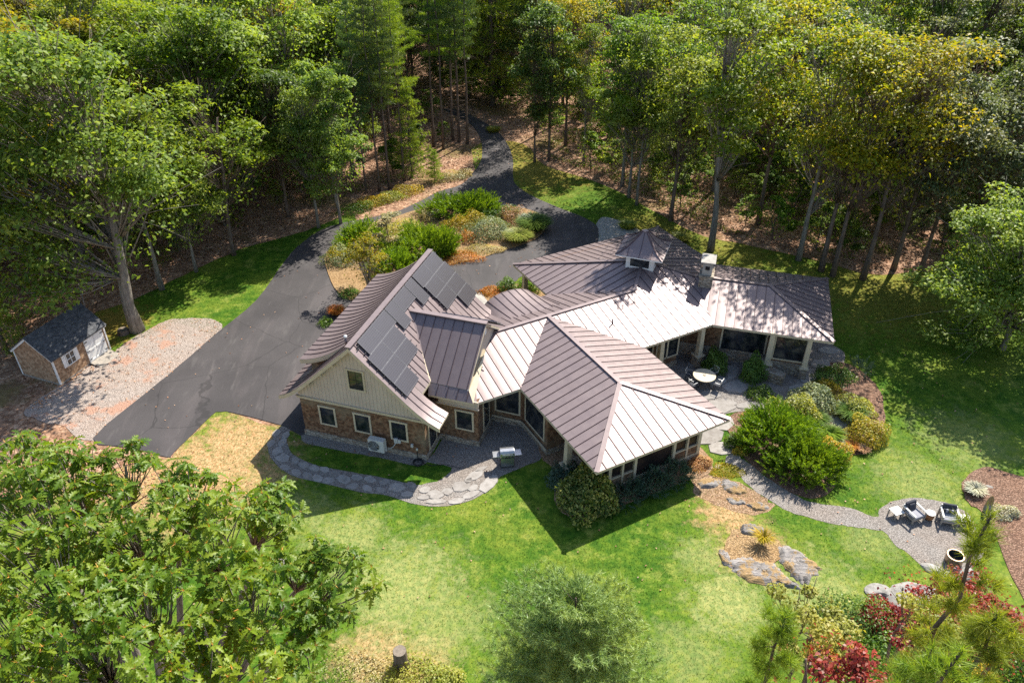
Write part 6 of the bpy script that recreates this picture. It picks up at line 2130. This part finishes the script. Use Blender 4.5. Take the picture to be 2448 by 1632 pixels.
gm_ = broad_tree(72, 7.0, 1.4, .6, 20, 130, .13, 'shrub_lime', 'bark_brown', 2, rt=.06)
for t, sc, lab in (((11.10,12.47,14.79), .8, 'lime leaved sapling below the red maples'), ((9.28,15.11,11.56), 1.0, 'thin yellow green sapling left of the red maples')):
    p = plant_tree('sapling', gm_, (t[0], t[1]), lab, 'tree', None, sc, 0, z=t[2] - 6.2 * sc)
    mb = MB(); tube_np(mb, [(0, 0, -p.location.z / sc - .3), (0, 0, .1)], .12, .07, 7)
    me = mb.mesh('trunk_base'); me.materials.append(MATS['bark_brown'])
    o = bpy.data.objects.new('trunk_base', me); COL.objects.link(o); o.parent = p
shrub('leaf', (-3.91,20.22), 2.2, 1.4, .7, 'shrub_lime', 'yellow green brush at the bottom of the lawn beside the stump', .13, 2600, z=.02)
shrub('leaf', (-6.71,20.62), 2.2, 1.4, .35, 'shrub_cream', 'dry straw grass between oak leaves and stump', .10, 1500, z=.02)
for (p, m_, rx, h, lab) in (((17.60,23.42), 'leaf_red', 1.5, 1.0, 'crimson huckleberry below the pale outcrop'), ((19.66,23.19), 'shrub_lime', 1.6, 1.2, 'lime brush below the crimson huckleberry'), ((21.79,22.74), 'leaf_red', 1.6, 1.0, 'crimson brush beside the tall pine stem'), ((14.53,21.87), 'shrub_orange', 1.4, .8, 'russet brush at the bottom lawn edge'), ((16.75,21.23), 'shrub_green', 1.8, 1.2, 'green brush at the bottom right edge'), ((19.74,20.82), 'shrub_gold', 1.7, 1.0, 'golden brush at the bottom right edge'), ((22.47,21.44), 'shrub_green', 1.7, 1.2, 'green brush in the bottom right corner')):
    shrub('leaf', p, rx, rx * .8, h, m_, lab, .15, 1900, z=.02)
shrub('leaf', (16.03,23.42), 2.2, 1.6, 1.2, 'shrub_green', 'olive brush at the lawn edge below the ledge', .13, 2400, z=.02)

# ------------------------------------------------------------------ grass and fallen leaves
def scatter(n, boxx, boxy, rs):
    return rs.uniform(*boxx, n), rs.uniform(*boxy, n)
rs = np.random.RandomState(3)
gxs, gys = scatter(600000, (-36, 40), (17, 78), rs)
ok = (inside(gxs, gys, lawn_o) | inside(gxs, gys, lawnl_o)) & (np.abs(gxs) < .70 * gys + 3)
for ol in (asphalt_o, island_o, patio_o, path_o, terrace_o, bed_o, bede_o, bedp_o):
    ok &= ~inside(gxs, gys, ol)
hb = [[tuple(G(-.2, -.2))[:2], tuple(G(8.1, -.2))[:2], tuple(G(8.1, 11.2))[:2], tuple(G(-.2, 11.2))[:2]], [tuple(H(-2, 1))[:2], tuple(H(8, 1))[:2], tuple(H(8, 9))[:2], tuple(H(19, 9))[:2], tuple(H(19, 21))[:2], tuple(H(-2, 16))[:2]], [tuple(W(-2, .9))[:2], tuple(W(6.3, .3))[:2], tuple(W(6.3, 7.5))[:2], tuple(W(-2, 7.5))[:2]]]
for b in hb:
    ok &= ~inside(gxs, gys, b)
ws = np.array([(-12.67,36.30),(-11.39,35.74),(-9.40,35.18),(-7.43,34.68),(-5.68,34.11),(-4.93,34.43),(-5.32,35.48),(-8.73,36.60),(-12.48,37.58)])
ok &= ~inside(gxs, gys, ws)
gxs, gys = gxs[ok], gys[ok]
n = len(gxs)
A = np.stack([gxs, gys, np.full(n, .01)], 1)
D = unit(np.stack([rs.normal(size=n) * .6, rs.normal(size=n) * .6, np.ones(n)], 1))
V, F = blades(A, D, rs.uniform(.05, .10, (n, 1)), .026, rs)
gr_ = link(bpy.data.objects.new('grass', mesh_np('grass', V, F, 'grass_blade')))
tag(gr_, 'short mown grass blades covering the lawns', 'grass', kind='stuff')
# leaf litter on the wood floor, the pad edge and the bare bank
xs, ys = scatter(150000, (-62, 60), (28, 100), rs)
d = clear_dist(xs, ys)
ok = ((d > 0) & (d < 26)) | (inside(xs, ys, [(-38.17,50.01),(-30.37,50.01),(-27.82,44.66),(-30.42,38.38),(-24.97,36.03),(-20.17,34.57),(-15.57,32.18),(-20.55,29.39),(-29.57,31.22)]) & (rs.uniform(size=len(xs)) < .9))
ok |= inside(xs, ys, [(-15.93,69.03),(-9.84,79.33),(-4.01,88.05),(-3.29,80.49),(-6.82,73.90),(-12.71,68.57)])
ok &= (np.abs(xs) < .70 * ys + 3) & ~inside(xs, ys, asphalt_o)
xs, ys = xs[ok][:62000], ys[ok][:62000]
n = len(xs)
P = np.stack([xs, ys, ground_z(xs, ys) + .035], 1)
V, F = leaf_quads(P, unit(rs.normal(size=(n, 3)) * .4 + [0, 0, 1]), .17, .12, rs, .05)
lo = link(bpy.data.objects.new('fallen_leaves', mesh_np('fallen_leaves', V, F, 'leaf_litter')))
tag(lo, 'brown fallen leaves strewn over the forest floor', 'leaves', kind='stuff')

# low brush and ferns on the wood floor: patches of leaves standing knee high
xs, ys = scatter(260000, (-60, 75), (44, 125), rs)
d = clear_dist(xs, ys)
pn = np.sin(xs * .45 + 1.2 * np.sin(ys * .31)) * np.cos(ys * .38 + .8 * np.sin(xs * .27)) + .35 * np.sin(xs * 1.3 + ys * .9)
ok = (d > .8) & (d < 24) & (np.abs(xs) < .70 * ys + 3) & (pn > np.where(xs / ys < .02, .62, .12))
xs, ys, pn = xs[ok][:52000], ys[ok][:52000], pn[ok][:52000]
n = len(xs)
P = np.stack([xs, ys, ground_z(xs, ys) + .08 + rs.uniform(0, 1, n) ** 1.5 * .75 * np.clip(pn, .2, 1)], 1)
V, F = leaf_quads(P, unit(rs.normal(size=(n, 3)) * .5 + [0, 0, 1]), .24, .14, rs, .15)
bo = link(bpy.data.objects.new('undergrowth', mesh_np('undergrowth', V, F, 'undergrowth')))
tag(bo, 'knee high green brush and ferns on the wood floor', 'undergrowth', kind='stuff')

xs, ys = scatter(16000, (-38, 34), (24, 92), rs)
ok = (inside(xs, ys, asphalt_o) & (rs.uniform(size=len(xs)) < .07)) | (inside(xs, ys, lawn_o) & (rs.uniform(size=len(xs)) < .12)) | inside(xs, ys, PAD)
for ol in (island_o, bed_o):
    ok &= ~inside(xs, ys, ol)
for b in hb:
    ok &= ~inside(xs, ys, b)
xs, ys = xs[ok], ys[ok]
n = len(xs)
P = np.stack([xs, ys, np.full(n, .065)], 1)
V, F = leaf_quads(P, unit(rs.normal(size=(n, 3)) * .3 + [0, 0, 1]), .12, .09, rs, .03)
so = link(bpy.data.objects.new('stray_leaves', mesh_np('stray_leaves', V, F, 'leaf_litter')))
tag(so, 'stray brown leaves blown over drive, pad and lawn', 'leaves', kind='stuff')
